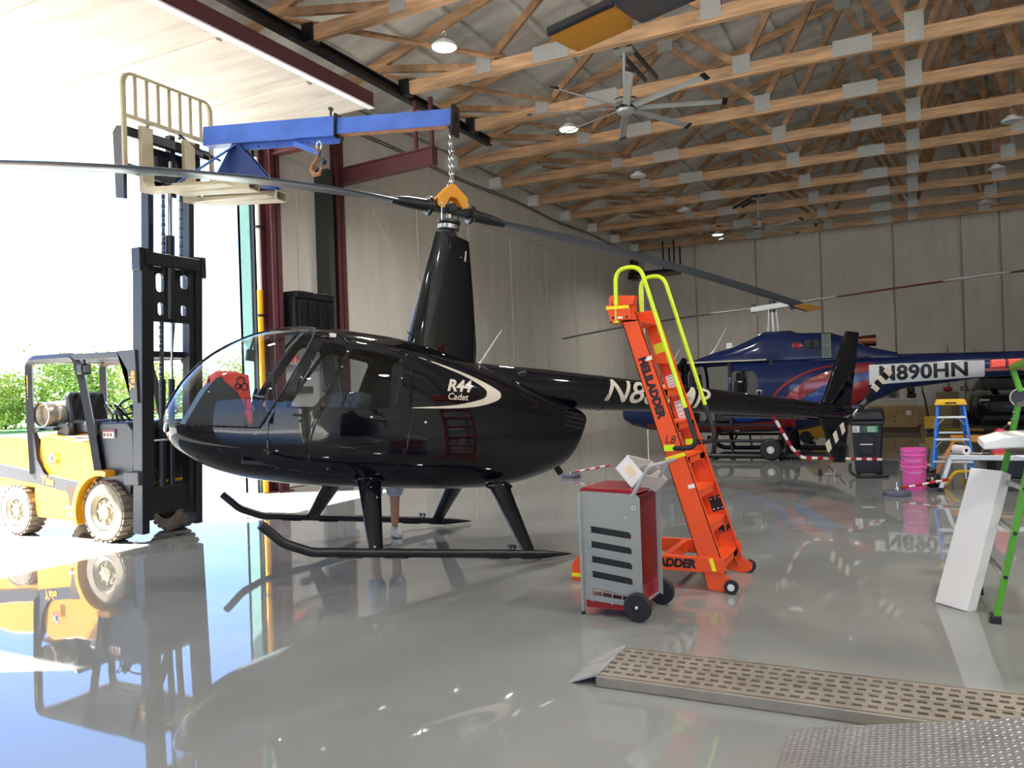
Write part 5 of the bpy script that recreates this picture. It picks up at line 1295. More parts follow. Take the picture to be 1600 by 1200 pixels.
def make_bell():
    Y0 = 16.6
    t = thing('helicopter', 'navy blue helicopter with red swooshes parked at the back on ground wheels', 'helicopter', (0, Y0, 0))
    xs = []
    for a, b in zip(BS, BS[1:]):
        for k in range(5): xs.append(a[0]+(b[0]-a[0])*k/5)
    xs.append(BS[-1][0])
    bm = bmesh.new(); A = 64; rings = []
    for x in xs:
        zb, zt, w = bell_st(x); zm = (zb+zt)/2; h = (zt-zb)/2
        rings.append([bm.verts.new((x, w*math.copysign(abs(math.cos(2*PI*k/A))**(2/2.6), math.cos(2*PI*k/A)), zm+h*math.copysign(abs(math.sin(2*PI*k/A))**(2/2.6), math.sin(2*PI*k/A)))) for k in range(A)])
    for R0, R1 in zip(rings, rings[1:]):
        for k in range(A): bm.faces.new((R0[k], R0[(k+1) % A], R1[(k+1) % A], R1[k]))
    bm.faces.new(rings[0]); bm.faces.new(rings[-1]); bmesh.ops.recalc_face_normals(bm, faces=bm.faces[:])
    W = [[(-5.35,1.15),(-4.35,1.22),(-4.30,1.70),(-4.55,1.80),(-5.0,1.50)]]
    ws = carve(bm, [(-5.7,.98),(-5.05,1.02),(-4.62,1.30),(-4.45,1.72),(-4.50,2.05),(-5.8,2.0)], 0)
    fd = round_poly([(-4.36,.66),(-4.36,1.66),(-4.26,1.82),(-3.98,1.86),(-3.98,.66)], .05)
    rd = round_poly([(-3.92,.62),(-3.92,1.84),(-3.30,1.86),(-3.22,1.84),(-3.22,.62)], .05)
    rw = round_poly([(-3.16,1.05),(-3.16,1.72),(-2.72,1.70),(-2.66,1.55),(-2.66,1.05)], .08)
    holes = [carve(bm, fd, -1), carve(bm, rd, -1), carve(bm, rw, -1), carve(bm, fd, 1), carve(bm, rd, 1), carve(bm, rw, 1)]
    bm_obj(bm, 'fuselage', M_navy, t, solid=.012)
    bm_obj(ws, 'windshield', M_glass, t)
    holes[0].free(); holes[1].free()          # near doors stand open
    bm_obj(holes[2], 'cabin_window', M_glassd, t); bm_obj(holes[5], 'cabin_window', M_glassd, t)
    bm_obj(holes[3], 'front_door', M_glassd, t); bm_obj(holes[4], 'rear_door', M_glassd, t)
    # door swung open
    p = MB(); o = [(0,.62),(0,1.86),(-.10,1.9),(-.42,1.55),(-.50,1.2),(-.50,.62)]; ih = [(-.06,1.12),(-.06,1.74),(-.12,1.76),(-.38,1.48),(-.44,1.2),(-.44,1.12)]
    p.plate(o, [ih], -.02, .02); d = p.build('open_door', mat('door frame black', '#16171b', rough=0.4), t, smooth=0); d.location = (-4.02, -.78, .12); d.rotation_euler = (0, 0, math.radians(62))
    p = MB(); p.prism(ih, -.004, .004); p.build('door_glass', M_glassd, d, smooth=0)
    # cabin
    p = MB(); p.b2((-4.6,-.6,.62), (-2.3,.6,.68)); p.b2((-2.45,-.6,.68), (-2.38,.6,1.9)); p.build('cabin_floor', M_interior, t, smooth=0)
    p = MB(); p.b2((-4.6,-.6,1.90), (-2.5,.6,1.93)); p.build('headliner', mat('cabin beige', '#b3aca0', rough=0.8), t, smooth=0)
    for x in (-3.98, -3.22):
        p = MB(); p.b2((x,-.72,.62), (x+.06,-.66,1.88)); p.build('door_post', M_interior, t, smooth=0)
    for x in (-4.35, -3.4, -2.9):
        for y in (-.3, .3):
            p = MB(); p.box((x+.05,y,.85), (.42,.44,.34)); s = p.build('seat', M_leather, t, smooth=0, bevel=.05)
            q = MB(); q.box((x+.26,y,1.22), (.10,.42,.62), Matrix.Rotation(.15, 3, 'Y')); q.build('seat_back', M_leather, s, smooth=0, bevel=.04)
            q = MB(); q.box((x+.31,y,1.6), (.08,.24,.16)); q.build('headrest', M_leather, s, smooth=0, bevel=.03)
    p = MB(); p.prism([(-5.0,.7),(-4.9,1.25),(-4.7,1.28),(-4.62,.7)], -.3, .3); p.build('instrument_console', M_interior, t, smooth=0, bevel=.02)
    # upper cowl
    cw = [(-4.05,1.96,.30),(-3.5,2.14,.40),(-3.15,2.22,.44),(-2.78,2.38,.46),(-2.58,2.49,.46),(-2.10,2.485,.44),(-1.98,2.43,.43),(-1.35,2.40,.42),(-1.0,2.26,.38),(-.66,2.08,.30),(-.2,1.95,.2)]
    R = []
    for x, zt, w in cw:
        zb = 1.86; R.append([(x, w*c, zb+(zt-zb)*h) for c, h in ((1.12,0),(1.10,.3),(1.04,.62),(.9,.86),(.6,.97),(0,1),(-.6,.97),(-.9,.86),(-1.04,.62),(-1.10,.3),(-1.12,0))])
    p = MB(); p.loft(R); p.build('engine_cowl', M_navy, t, smooth=50)
    p = MB(); p.tube([(x, -w*1.125-.01, 1.885) for x, zt, w in cw[:-1]], .014, n=6); p.build('cowl_seam', M_navyd, t)
    for x in (-1.74, -1.60):
        p = MB(); p.b2((x-.055,-.50,2.10), (x+.055,-.455,2.25)); p.build('cowl_vent', M_ink, t, smooth=0)
    p = MB(); p.b2((-1.10,-.455,2.02), (-.99,-.38,2.18)); p.build('cowl_vent', M_ink, t, smooth=0)
    p = MB(); p.plate([(-1.49,1.90),(-1.33,1.90),(-1.33,2.36),(-1.49,2.36)], [[(-1.47,1.92),(-1.35,1.92),(-1.35,2.12),(-1.47,2.12)],[(-1.47,2.15),(-1.35,2.15),(-1.35,2.34),(-1.47,2.34)]], -.492, -.478); mesh_p = p.build('intake_frame', mat('grey green mesh', '#6e7a74', rough=0.7), t, smooth=0)
    p = MB(); p.b2((-1.47,-.484,1.92), (-1.35,-.474,2.34)); p.build('intake_mesh', mat('intake screen', '#5b6862', rough=0.8), mesh_p, smooth=0)
    p = MB(); p.lathe([(.085,-.95),(.10,-.75),(.112,-.56),(.095,-.56),(.08,-.9)], 24, axis='x', o=(0,-.16,2.20), cap=False); p.build('exhaust_pipe', M_copper, t)
    p = MB(); p.ball((-1.93,-.472,2.16), .10, (1,.1,.6)); p.build('red_emblem', M_bred, t)
    p = MB(); p.b2((-3.37,-.05,2.16), (-3.24,.05,2.30)); p.build('gps_antenna', M_bwhite, t, smooth=0, bevel=.01)
    p = MB(); p.tube([(-3.66,0,2.1),(-3.36,0,2.62)], [.016,.008], n=8); p.cyl((-3.70,0,2.07), (-3.63,0,2.17), .04, .015, n=10); p.build('antenna', M_bwhite, t)
    p = MB(); p.tube([(-4.62,.1,1.8),(-4.38,.1,2.24)], [.014,.008], n=8); p.build('antenna', M_bwhite, t)
    # mast, hub, blades
    for dx in (-.10, 0, .10):
        p = MB(); p.cyl((-2.44+dx,.02,2.42), (-2.44+dx*.7,.02,2.95), .024 if dx == 0 else .016, n=12); p.build('mast_rod', M_bwhite, t)
    bd = Vector((.944,-.33,.0)); hubp = Vector((-2.44,.02,2.98))
    p = MB(); p.bar(hubp-bd*.45+Vector((0,0,-.02)), hubp+bd*.45+Vector((0,0,.03)), .16, .11); hb = p.build('rotor_hub', M_bwhite, t, smooth=0, bevel=.02)
    p = MB(); p.cyl(hubp+Vector((0,0,-.1)), hubp+Vector((0,0,.13)), .06, n=16)
    for s in (1, -1): p.cyl(hubp+bd*s*.42+Vector((0,0,-.09)), hubp+bd*s*.42+Vector((0,0,.09)), .045, n=12)
    p.build('hub_bolt', M_dsteel, hb)
    nrm = Vector((.33,.944,0))
    for s in (1, -1):
        segs = [(.45,1.35,M_bwhite),(1.35,3.2,mat('rotor red', '#7c2a30', rough=0.35)) if s > 0 else (1.35,1.7,mat('rotor red', '#7c2a30', rough=0.35)),(3.2,4.2,M_bwhite) if s > 0 else (1.7,4.4,M_blade),(4.2,5.65,M_blade) if s > 0 else (4.4,5.65,mat('tail blade black'))]
        root = None
        for a, b, m in segs:
            p = MB(); R = []
            for k in range(5):
                q = a+(b-a)*k/4; dr = (.055*q-.004*q*q if s > 0 else -.008*q*q)
                c = hubp+bd*s*q+Vector((0,0,dr)); R.append([c+nrm*.15+Vector((0,0,.004)), c+Vector((0,0,.024)), c-nrm*.14+Vector((0,0,.003)), c-nrm*.14-Vector((0,0,.003)), c-Vector((0,0,.016))])
            p.loft(R); o = p.build('rotor_blade' if root is None else 'blade_band', m, root or t, smooth=30)
            root = root or o
    # swooshes on the near side
    def band(name, top, bot, m):
        q = MB(); R = []
        for a, c in zip(spline([(x,0,z) for x, z in top], 7), spline([(x,0,z) for x, z in bot], 7)):
            R.append([q._v((v.x, -(bell_y(v.x, v.z)+.006), v.z)) for v in (a, a*.75+c*.25, a*.5+c*.5, a*.25+c*.75, c)])
        for A_, B_ in zip(R, R[1:]):
            for k in range(4): q.bm.faces.new((A_[k], A_[k+1], B_[k+1], B_[k]))
        q.build(name, m, t, smooth=60)
    band('red_swoosh', [(-2.62,.86),(-2.25,1.36),(-1.75,1.66),(-1.2,1.77),(-.6,1.77)], [(-2.60,.86),(-2.22,1.33),(-1.72,1.63),(-1.2,1.745),(-.6,1.755)], M_bred)
    band('red_swoosh', [(-2.35,.95),(-1.95,1.36),(-1.45,1.62),(-1.0,1.73),(-.6,1.75)], [(-2.12,.92),(-1.72,1.24),(-1.3,1.46),(-.95,1.57),(-.6,1.63)], M_bred)
    band('blue_swoosh', [(-2.10,.91),(-1.70,1.23),(-1.3,1.45),(-.95,1.56),(-.6,1.62)], [(-1.9,.86),(-1.5,1.12),(-1.15,1.31),(-.9,1.42),(-.6,1.5)], M_bblue)
    band('red_swoosh', [(-1.88,.855),(-1.5,1.11),(-1.15,1.30),(-.9,1.41),(-.7,1.46)], [(-1.7,.72),(-1.35,.80),(-1.1,.92),(-.9,1.05),(-.7,1.15)], M_bred)
    band('red_belly', [(-5.0,.68),(-4.3,.66),(-3.4,.66),(-2.6,.70),(-2.0,.80)], [(-5.0,.58),(-4.3,.53),(-3.4,.53),(-2.6,.55),(-2.0,.60)], M_bred)
    band('blue_swoosh', [(-3.3,.88),(-3.0,.78),(-2.7,.84),(-2.4,1.0),(-2.2,1.2)], [(-3.3,.82),(-3.0,.72),(-2.65,.76),(-2.32,.90),(-2.1,1.1)], M_bblue)
    # registration panel on the tail boom
    q = MB(); R = []; z0 = lambda x: 1.36+(x+.69)*.048; z1 = lambda x: 1.735+(x+.69)*.003
    for k in range(13):
        x = -.69+1.87*k/12; R.append([q._v((x, -(bell_y(x, z0(x)+(z1(x)-z0(x))*j/6)+.008), z0(x)+(z1(x)-z0(x))*j/6)) for j in range(7)])
    for A_, B_ in zip(R, R[1:]):
        for k in range(6): q.bm.faces.new((A_[k], A_[k+1], B_[k+1], B_[k]))
    pn = q.build('registration_panel', M_bwhite, t, smooth=60)
    fn = lambda u, v: Vector((.20+u, -(bell_y(.20+u, 1.568+u*.025+v*(1-.1*u))+.014), 1.568+u*.025+v*(1-.1*u)))
    put_text('registration', 'N890HN', .36, M_ink, (0,0,0), (1,0,0), (0,0,1), pn, fn=fn, bold=.012, sx=1.05, spacing=1.04)
    p = MB(); p.box((-2.86,-.79,1.62), (.04,.02,.09)); p.build('door_latch', M_ink, t, smooth=0)
    p = MB(); p.tube(bend([(-2.66,-.77,1.12),(-2.66,-.80,1.32),(-2.58,-.80,1.32),(-2.58,-.77,1.16)], .03), .018, n=8); p.build('step_handle', M_steel, t)
    for y in (.75, 2.45):
        pass
    # tail fins, outside the frame
    p = MB(); p.prism([(4.5,1.7),(5.2,2.9),(5.5,2.9),(5.25,1.7),(5.35,.9),(5.1,.9)], -.05, .05); p.build('tail_fin', M_navy, t, smooth=0, bevel=.01)
    p = MB(); p.b2((3.3,-1.0,1.68), (3.75,1.0,1.72)); p.build('horizontal_stabiliser', M_navy, t, smooth=0, bevel=.01)
    # skids, cross tubes, steps and ground wheels
    for s in (-1, 1):
        y = s*1.0
        p = MB(); p.tube(bend([(-4.05,y,.30),(-3.75,y,.07),(-1.55,y,.07)], .3), .05, n=12); sk = p.build('skid', M_satin, t)
        p = MB(); p.tube(bend([(-3.9,y*.98,.42),(-3.8,y,.36),(-2.3,y,.36),(-2.2,y*.98,.42)], .1), .03, n=10); p.build('step_bar', M_satin, t)
        for x in (-3.5, -2.15):
            p = MB(); p.tube(bend([(x,s*.35,.50),(x,s*.7,.46),(x,y,.07)], .2), .045, n=12); p.build('cross_tube', M_satin, t)
        p = MB(); p.bar((-3.1,y,.07), (-3.15,y,.36), .04, .04, up=(1,0,0)); p.bar((-3.55,y,.07), (-3.4,y,.36), .04, .04, up=(1,0,0)); p.build('step_strut', M_satin, t, smooth=0)
        p = MB(); p.bar((-2.5,y-s*.0,.12), (-2.38,y+s*.14,.21), .05, .05); p.bar((-2.38,y,.10), (-2.2,y,.55), .03, .03, up=(1,0,0)); p.build('wheel_arm', M_satin, t, smooth=0)
        p = MB(); p.lathe([(.07,-.07),(.17,-.07),(.20,-.045),(.21,0),(.20,.045),(.17,.07),(.07,.07)], 32, axis='y', o=(-2.38,s*1.17,.21), cap=False); wl = p.build('ground_wheel', M_rub, t)
        p = MB(); p.lathe([(.001,-.06),(.03,-.06),(.045,-.045),(.085,-.05),(.09,-.065),(.09,.065),(.085,.05),(.001,.06)], 24, axis='y', o=(-2.38,s*1.17,.21)); p.build('wheel_hub', M_bwhite, wl)
    return t
make_bell()

# ================================================================ things at the back of the hangar
t = thing('rolling_bin', 'black lidded wheeled bin with green and white labels under the tail rotor', 'bin', (-.63, 13.5, 0))
p = MB(); p.loft([[(-.18,-.17,.03),(.18,-.17,.03),(.18,.20,.03),(-.18,.20,.03)],[(-.22,-.21,.80),(.22,-.21,.80),(.22,.24,.80),(-.22,.24,.80)]]); p.build('body', mat('black polyethylene', '#14161a', rough=0.42), t, smooth=0, bevel=.02)
p = MB(); p.b2((-.24,-.235,.78), (.24,.26,.84)); p.build('rim', MATS['black polyethylene'], t, smooth=0, bevel=.012)
p = MB(); p.loft([[(-.25,-.24,.85),(.26,-.24,.85),(.26,.27,.86),(-.25,.27,.86)],[(-.20,-.20,.98),(.20,-.20,1.0),(.22,.2,1.03),(-.2,.2,1.0)]]); p.build('lid', MATS['black polyethylene'], t, smooth=0, bevel=.03)
p = MB(); p.b2((-.10,-.222,.32), (.10,-.19,.62)); p.build('front_recess', M_ink, t, smooth=0, bevel=.008)
p = MB(); p.b2((-.10,-.232,.475), (.08,-.224,.49)); p.build('grip_bar', M_decal, t, smooth=0)
for x0, x1, m in ((-.20,-.10,M_decal),(-.09,-.01,mat('grey label', '#5a5d60', rough=0.5)),(.0,.16,mat('green label', '#3f8f5e', rough=0.5))):
    p = MB(); p.b2((x0,-.222,.665), (x1,-.205,.765)); lb = p.build('label', m, t, smooth=0)
    p = MB()
    for k in range(3): p.b2((x0+.012,-.224,.68+.028*k), (x1-.03,-.2215,.69+.028*k))
    p.build('label_print', M_decal if x0 >= 0 else M_ink, lb, smooth=0)
for x in (-.16,.16):
    p = MB(); p.cyl((x-.03,.20,.05), (x+.03,.20,.05), .05, n=16); p.build('wheel', M_rub, t)
t = thing('tow_handle', 'small chrome and black tow fitting lying on the floor left of the black bin', 'fitting', (-1.15, 13.2, 0))
p = MB(); p.tube([(-.1,0,.02),(.15,.02,.02)], .012, n=8); p.tube([(.05,0,.02),(.06,0,.10)], .01, n=8); p.build('chrome_bar', M_steel, t)
p = MB(); p.box((-.16,0,.05), (.05,.05,.10)); p.build('black_end', M_rub, t, smooth=0, bevel=.008)
p = MB(); p.tube(spline([(-.88,13.25,.18),(-.86,13.1,.07),(-.72,12.95,.02),(-.5,13.0,.015),(-.35,13.1,.015)], 8), .022, n=8); tag(p.build('black_hose', M_rub), 'black hose lying at the foot of the black bin', 'hose')

# blue step ladder
M_bl = mat('blue fibreglass', '#1d6fd0', rough=0.4); M_ytop = mat('yellow plastic', '#f0c020', rough=0.45)
LO = Vector((.48, 12.55, 0)); t = thing('step_ladder', 'blue step ladder with yellow top behind the aluminium platform', 'step ladder', LO)
H_ = 1.12
for s in (-1, 1):
    p = MB(); p.bar((s*.27,-.22,.02), (s*.155,-.02,H_), .035, .065, up=(0,1,0)); p.build('front_rail', M_bl, t, smooth=0, bevel=.004)
    p = MB(); p.bar((s*.22,.42,.02), (s*.13,.06,H_), .03, .045, up=(0,1,0)); p.build('rear_rail', M_bl, t, smooth=0, bevel=.004)
    for y, x in ((-.22,.27),(.42,.22)):
        p = MB(); p.box((s*x,y,.02), (.05,.08,.04)); p.build('rubber_foot', M_rub, t, smooth=0)
    if s < 0:
        p = MB(); a_ = Vector((-.27,-.22,.02)); c_ = Vector((-.155,-.02,H_)); p.bar(a_.lerp(c_,.55)+Vector((0,-.019,0)), a_.lerp(c_,.85)+Vector((0,-.019,0)), .004, .03, up=(1,0,0)); p.build('rail_label', M_decal, t, smooth=0)
for k in range(1, 4):
    u = k*.27; x = .27-.115*u; y = -.22+.20*u
    p = MB(); p.b2((-x,y-.04,u*H_), (x,y+.05,u*H_+.03)); p.build('step', M_alu, t, smooth=0, bevel=.004)
    p = MB(); p.bar((-x,y,u*H_-.10), (-x+.09,y,u*H_), .015, .006); p.bar((x,y,u*H_-.10), (x-.09,y,u*H_), .015, .006); p.build('step_brace', M_alu, t, smooth=0)
for u in (.3, .62):
    p = MB(); p.bar((-.21+.08*u,.42-.36*u,u*H_), (.21-.08*u,.42-.36*u,u*H_), .02, .025); p.build('rear_bar', M_alu, t, smooth=0)
p = MB(); p.prism([(-.20,1.09),(.20,1.09),(.17,1.17),(-.17,1.17)], -.11, .13); tp = p.build('top_cap', M_ytop, t, smooth=0, bevel=.012)
p = MB(); p.b2((-.07,-.115,1.11), (.07,-.109,1.13)); p.build('cap_slot', M_ink, tp, smooth=0)

# pink bucket stack
M_pink = mat('pink plastic', '#e05aa8', rough=0.4)
def bucket(loc, h, label):
    t = thing('bucket', label, 'bucket', loc)
    p = MB(); p.lathe([(.001,.004),(.125,.0),(.13,.01),(.148,h-.10),(.158,h-.098),(.158,h-.082),(.150,h-.08),(.151,h-.04),(.161,h-.038),(.161,h-.02),(.156,h-.018),(.158,h),(.150,h),(.148,h-.03),(.125,.03),(.001,.02)], 36); p.build('pail', M_pink, t)
    p = MB(); p.tube(spline([(.158,0,h-.06),(.12,-.13,h-.13),(0,-.175,h-.16),(-.12,-.13,h-.13),(-.158,0,h-.06)], 6), .004, n=6); p.build('bail_handle', M_alu, t)
bucket((.0, 11.75, 0), .40, 'pink bucket standing on the floor beside the black bag, under another')
bucket((.0, 11.75, .155), .40, 'pink bucket nested on top of the other pink bucket')

# dark glittering bag bundle
p = MB()
for c, r, s in (((.10,11.99,.12),.12,(1,.9,.9)), ((.19,12.0,.115),.125,(1.1,.8,.85)), ((.27,12.02,.09),.09,(1,.8,.9)), ((.14,11.98,.26),.06,(1,.8,.8)), ((.20,11.98,.24),.05,(1.3,.8,.7))): p.ball(c, r, s, 18, 12)
bg_ = p.build('bag_bundle', mat('black glossy bag', '#17131c', rough=0.22, bump=1.0, bscale=22), smooth=80)
md = bg_.modifiers.new('remesh', 'REMESH'); md.mode = 'VOXEL'; md.voxel_size = .012; md.use_smooth_shade = True
tx = bpy.data.textures.new('crumple', 'CLOUDS'); tx.noise_scale = .07; md = bg_.modifiers.new('crumple', 'DISPLACE'); md.texture = tx; md.strength = .06
tag(bg_, 'crumpled black bag with gold patches by the pink buckets', 'bag')
for k, (x, z) in enumerate(((.06,.10),(.08,.16),(.18,.13),(.24,.10),(.10,.05))):
    p = MB(); p.ball((x+.03,11.875,z), .024, (.8,.5,1.3), 8, 6); p.build('gold_patch', mat('gold foil', '#d8c08a', rough=0.3, metal=0.6), bg_)
# toppled stanchions: round weighted base with a red and white rod
def stanchion(loc, ang, label, up):
    t = thing('stanchion', label, 'stanchion', loc, (0,0,ang))
    p = MB(); p.lathe([(.15,0),(.16,.01),(.16,.05),(.15,.06)], 36); p.build('round_base', mat('slate rubber', '#5a5f6e', rough=0.5), t)
    p = MB(); p.lathe([(.03,.06),(.03,.08),(.015,.10)], 16); p.cyl((0,0,.06), (0,0,.17), .01, n=8); p.build('swivel', M_steel, t)
    root = None
    for k in range(7):
        p = MB(); a = Vector((.06,0,.09))+Vector((.088,0,up))*k; p.cyl(a, a+Vector((.088,0,up)), .013 if k % 2 else .019, n=10); m = M_red2 if k % 2 == 0 else M_white2
        if root is None: root = p.build('rod', m, t)
        else: p.build('rod_band', m, root)
stanchion((-.20, 11.2, 0), math.radians(30), 'round grey base with red and white rod beside the pink buckets', .012)
stanchion((-5.12, 12.25, 0), math.radians(35), 'round grey base with red and white rod behind the black helicopter', .012)

# aluminium work platform with paper roll, tool tray, fuel cans
PO = Vector((.85, 11.85, 0)); t = thing('work_platform', 'folding aluminium work platform on splayed legs at the right', 'platform', PO)
p = MB(); p.b2((-.42,-.17,.43), (1.3,.17,.47)); p.build('deck', M_alu, t, smooth=0, bevel=.006)
p = MB()
for y in (-.175, .175): p.b2((-.43,y-.015,.41), (1.3,y+.015,.475))
p.build('deck_rail', M_alu, t, smooth=0, bevel=.005)
for x, dx in ((-.42,-.13),(1.25,.13)):
    for y in (-.15, .15):
        p = MB(); p.bar((x,y,.44), (x+dx,y*1.1,.03), .045, .055, up=(1,0,0)); lg = p.build('leg', M_alu, t, smooth=0, bevel=.006)
        p = MB(); p.box((x+dx*1.02,y*1.1,.025), (.075,.06,.05)); p.build('rubber_foot', M_rub, lg, smooth=0, bevel=.01)
p = MB(); p.bar((-.50,-.155,.22), (-.50,.155,.22), .03, .025); p.build('leg_brace', M_alu, t, smooth=0)
t = thing('paper_roll', 'white paper towel roll lying on the left end of the platform', 'paper roll', (.55, 11.78, .534))
p = MB(); p.lathe([(.022,-.12),(.058,-.12),(.058,.12),(.022,.12)], 28, axis='y', cap=False); t.rotation_euler = (0,0,.5); p.build('paper', mat('tissue white', '#e9e6e2', rough=0.9), t)
p = MB(); p.lathe([(.020,-.119),(.023,-.119),(.023,.119),(.020,.119)], 20, axis='y', cap=False); p.build('core', mat('card core', '#6a5038', rough=0.9), t)
t = thing('tool_strip', 'row of small tools laid along the platform deck', 'tools', (.9, 11.72, .471))
for x, m, l in ((-.12,M_ink,.10),(.02,mat('orange tool', '#d0702a', rough=0.5),.14),(.17,M_ink,.09)):
    p = MB(); p.b2((x,-.02,0), (x+l,.02,.025)); p.build('tool', m, t, smooth=0, bevel=.006)
def can(loc, label):
    t = thing('fuel_can', label, 'fuel can', loc)
    p = MB(); p.prism([(-.10,0),(.12,0),(.12,.20),(.08,.30),(-.01,.33),(-.10,.24)], -.12, .12); p.build('jug', mat('pink red plastic', '#d03a52', rough=0.4), t, smooth=0, bevel=.025, seg=3)
    p = MB(); p.cyl((.03,0,.31), (.10,0,.37), .018, n=12); sp = p.build('spout', M_ink, t)
    p = MB(); p.ball((.115,0,.385), .026); p.build('cap', mat('pale cap', '#e6d49a', rough=0.5), sp)
can((1.00, 11.92, .475), 'pink-red fuel can left of the green ladder rail on the platform')
can((1.34, 11.92, .475), 'pink-red fuel can right of the green ladder rail on the platform')
t = thing('generator', 'black and red generator with white plate on the floor behind the platform', 'generator', (1.25, 12.75, 0))
p = MB(); p.b2((-.28,-.2,.08), (.45,.2,.34)); p.build('engine_block', mat('black engine', '#141416', rough=0.45), t, smooth=0, bevel=.02)
p = MB(); p.tube(bend([(-.32,-.22,.03),(-.32,-.22,.40),(.48,-.22,.40),(.48,-.22,.03)], .05), .016, n=8); p.tube(bend([(-.32,.22,.03),(-.32,.22,.40),(.48,.22,.40),(.48,.22,.03)], .05), .016, n=8); p.build('frame', M_satin, t)
p = MB(); p.b2((-.2,-.16,.34), (.35,.16,.40)); p.build('tank', mat('dark red tank', '#6a1a1e', rough=0.4), t, smooth=0, bevel=.02)
p = MB(); p.b2((.12,-.212,.13), (.30,-.198,.25)); lb = p.build('label', M_decal, t, smooth=0)
put_text('label_print', '101', .07, M_ink, (.215,-.2135,.185), (1,0,0), (0,0,1), lb)
for x in (-.25, .40):
    p = MB(); p.cyl((x,-.24,.08), (x,-.18,.08), .08, n=20); p.build('wheel', M_rub, t)
# orange tripod base and orange case behind the ladder
t = thing('orange_trestle', 'orange trestle standing behind the blue ladder', 'trestle', (.55, 13.55, 0))
M_or2 = mat('trestle orange', '#d98a2a', rough=0.5)
p = MB(); p.b2((-.05,-.05,.50), (.85,.05,.60)); p.build('beam', M_or2, t, smooth=0, bevel=.008)
for x, dx in ((0,-.28),(.75,.28)):
    for y in (-.2, .2):
        p = MB(); p.bar((x,0,.52), (x+dx,y,.01), .04, .06, up=(0,1,0)); p.build('leg', M_or2, t, smooth=0, bevel=.005)
t = thing('yellow_stand', 'yellow three-legged stand under the blue ladder', 'stand', (.62, 12.3, 0))
p = MB(); p.cyl((0,0,.10), (0,0,.30), .03, n=12); p.build('stem', M_alu, t)
for a in (3.6, 5.9, 1.6):
    p = MB(); p.tube(bend([(0,0,.20),(.14*math.cos(a),.14*math.sin(a),.19),(.28*math.cos(a),.28*math.sin(a),.015)], .08), .024, n=8); p.build('leg', M_ytop, t)
for x, lb in ((-.10,'crumpled white rag on the floor left of the blue ladder'),(.16,'crumpled white rag on the floor behind the blue ladder')):
    p = MB(); p.ball((x, 14.6, .035), .09, (1.2,.8,.4), 14, 8); tag(p.build('rag', mat('white rag', '#cfccc6', rough=0.9, bump=1.0, bscale=25), smooth=80), lb, 'rag')

# parked car at the back wall
def make_car():
    t = thing('car', 'black sports car parked nose-out at the back right', 'car', (2.50, 28.2, 0), (0,0,math.radians(0)))
    M_car = mat('car black', '#0e0f11', rough=0.22, coat=0.6); M_cg = mat('car glass', '#15171a', rough=0.06)
    st = [(-2.30,.42,.66,.62),(-2.22,.26,.80,.80),(-2.0,.20,.90,.92),(-1.3,.18,1.0,.965),(-.5,.18,1.05,.965),(.8,.18,1.06,.965),(1.6,.2,1.07,.95),(2.2,.25,1.02,.88),(2.35,.4,.9,.8)]
    p = MB(); R = []
    for y, zb, zt, w in st: R.append([(w*c, y, zb+(zt-zb)*h) for c, h in ((-.92,0),(-1,.25),(-1,.62),(-.93,.9),(-.75,1),(0,1.02),(.75,1),(.93,.9),(1,.62),(1,.25),(.92,0))])
    p.loft(R); p.build('body', M_car, t, smooth=40)
    p = MB(); R = []
    for y, z, w in ((-.75,1.0,.80),(-.10,1.40,.66),(.35,1.45,.64),(1.0,1.40,.64),(1.75,1.05,.74)): R.append([(w*c, y, .98+(z-.98)*h) for c, h in ((-1.12,0),(-1,.75),(-.8,1),(0,1.03),(.8,1),(1,.75),(1.12,0))])
    p.loft(R); p.build('greenhouse', M_cg, t, smooth=40)
    p = MB(); R = []
    for y, z, w in ((-.12,1.405,.63),(.35,1.462,.62),(1.0,1.415,.62)): R.append([(w*c, y, z+h) for c, h in ((-1,0),(0,.04),(1,0),(0,.0))])
    p.loft(R); p.build('roof', M_car, t, smooth=30)
    p = MB(); p.prism([(-.62,.70),(.62,.70),(.5,.40),(-.5,.40)], -2.325, -2.25); p.build('grille', M_ink, t, smooth=0, bevel=.02)
    p = MB(); p.b2((-.7,-2.33,.20), (.7,-2.2,.30)); p.build('splitter', M_ink, t, smooth=0)
    p = MB(); p.b2((-.20,-2.345,.52), (.20,-2.32,.58)); p.build('badge_plate', mat('plate grey', '#5a5c5f', rough=0.5), t, smooth=0)
    for s in (-1, 1):
        p = MB(); p.box((s*.66,-2.22,.74), (.26,.10,.07)); p.build('headlight', mat('lamp glass', '#9fa6ab', rough=0.08), t, smooth=0, bevel=.02)
        p = MB(); p.box((s*1.07,-.55,1.05), (.20,.10,.12)); p.bar((s*.92,-.55,1.0), (s*1.0,-.55,1.03), .05, .04); p.build('wing_mirror', M_car, t, smooth=0, bevel=.03)
        p = MB(); p.prism([(s*.25,1.06),(s*.45,1.065),(s*.40,1.09),(s*.3,1.09)], -1.9, -.8); p.build('bonnet_ridge', M_car, t, smooth=0, bevel=.01)
        for y in (-1.42, 1.42):
            p = MB(); p.lathe([(.20,-.12),(.32,-.12),(.345,-.08),(.345,.08),(.32,.12),(.20,.12)], 30, axis='x', o=(s*.86,y,.345), cap=False); w = p.build('wheel', M_rub, t)
            p = MB(); p.lathe([(.001,-.05),(.20,-.06),(.20,.06),(.001,.05)], 20, axis='x', o=(s*.86,y,.345)); p.build('rim', M_dsteel, w)
make_car()
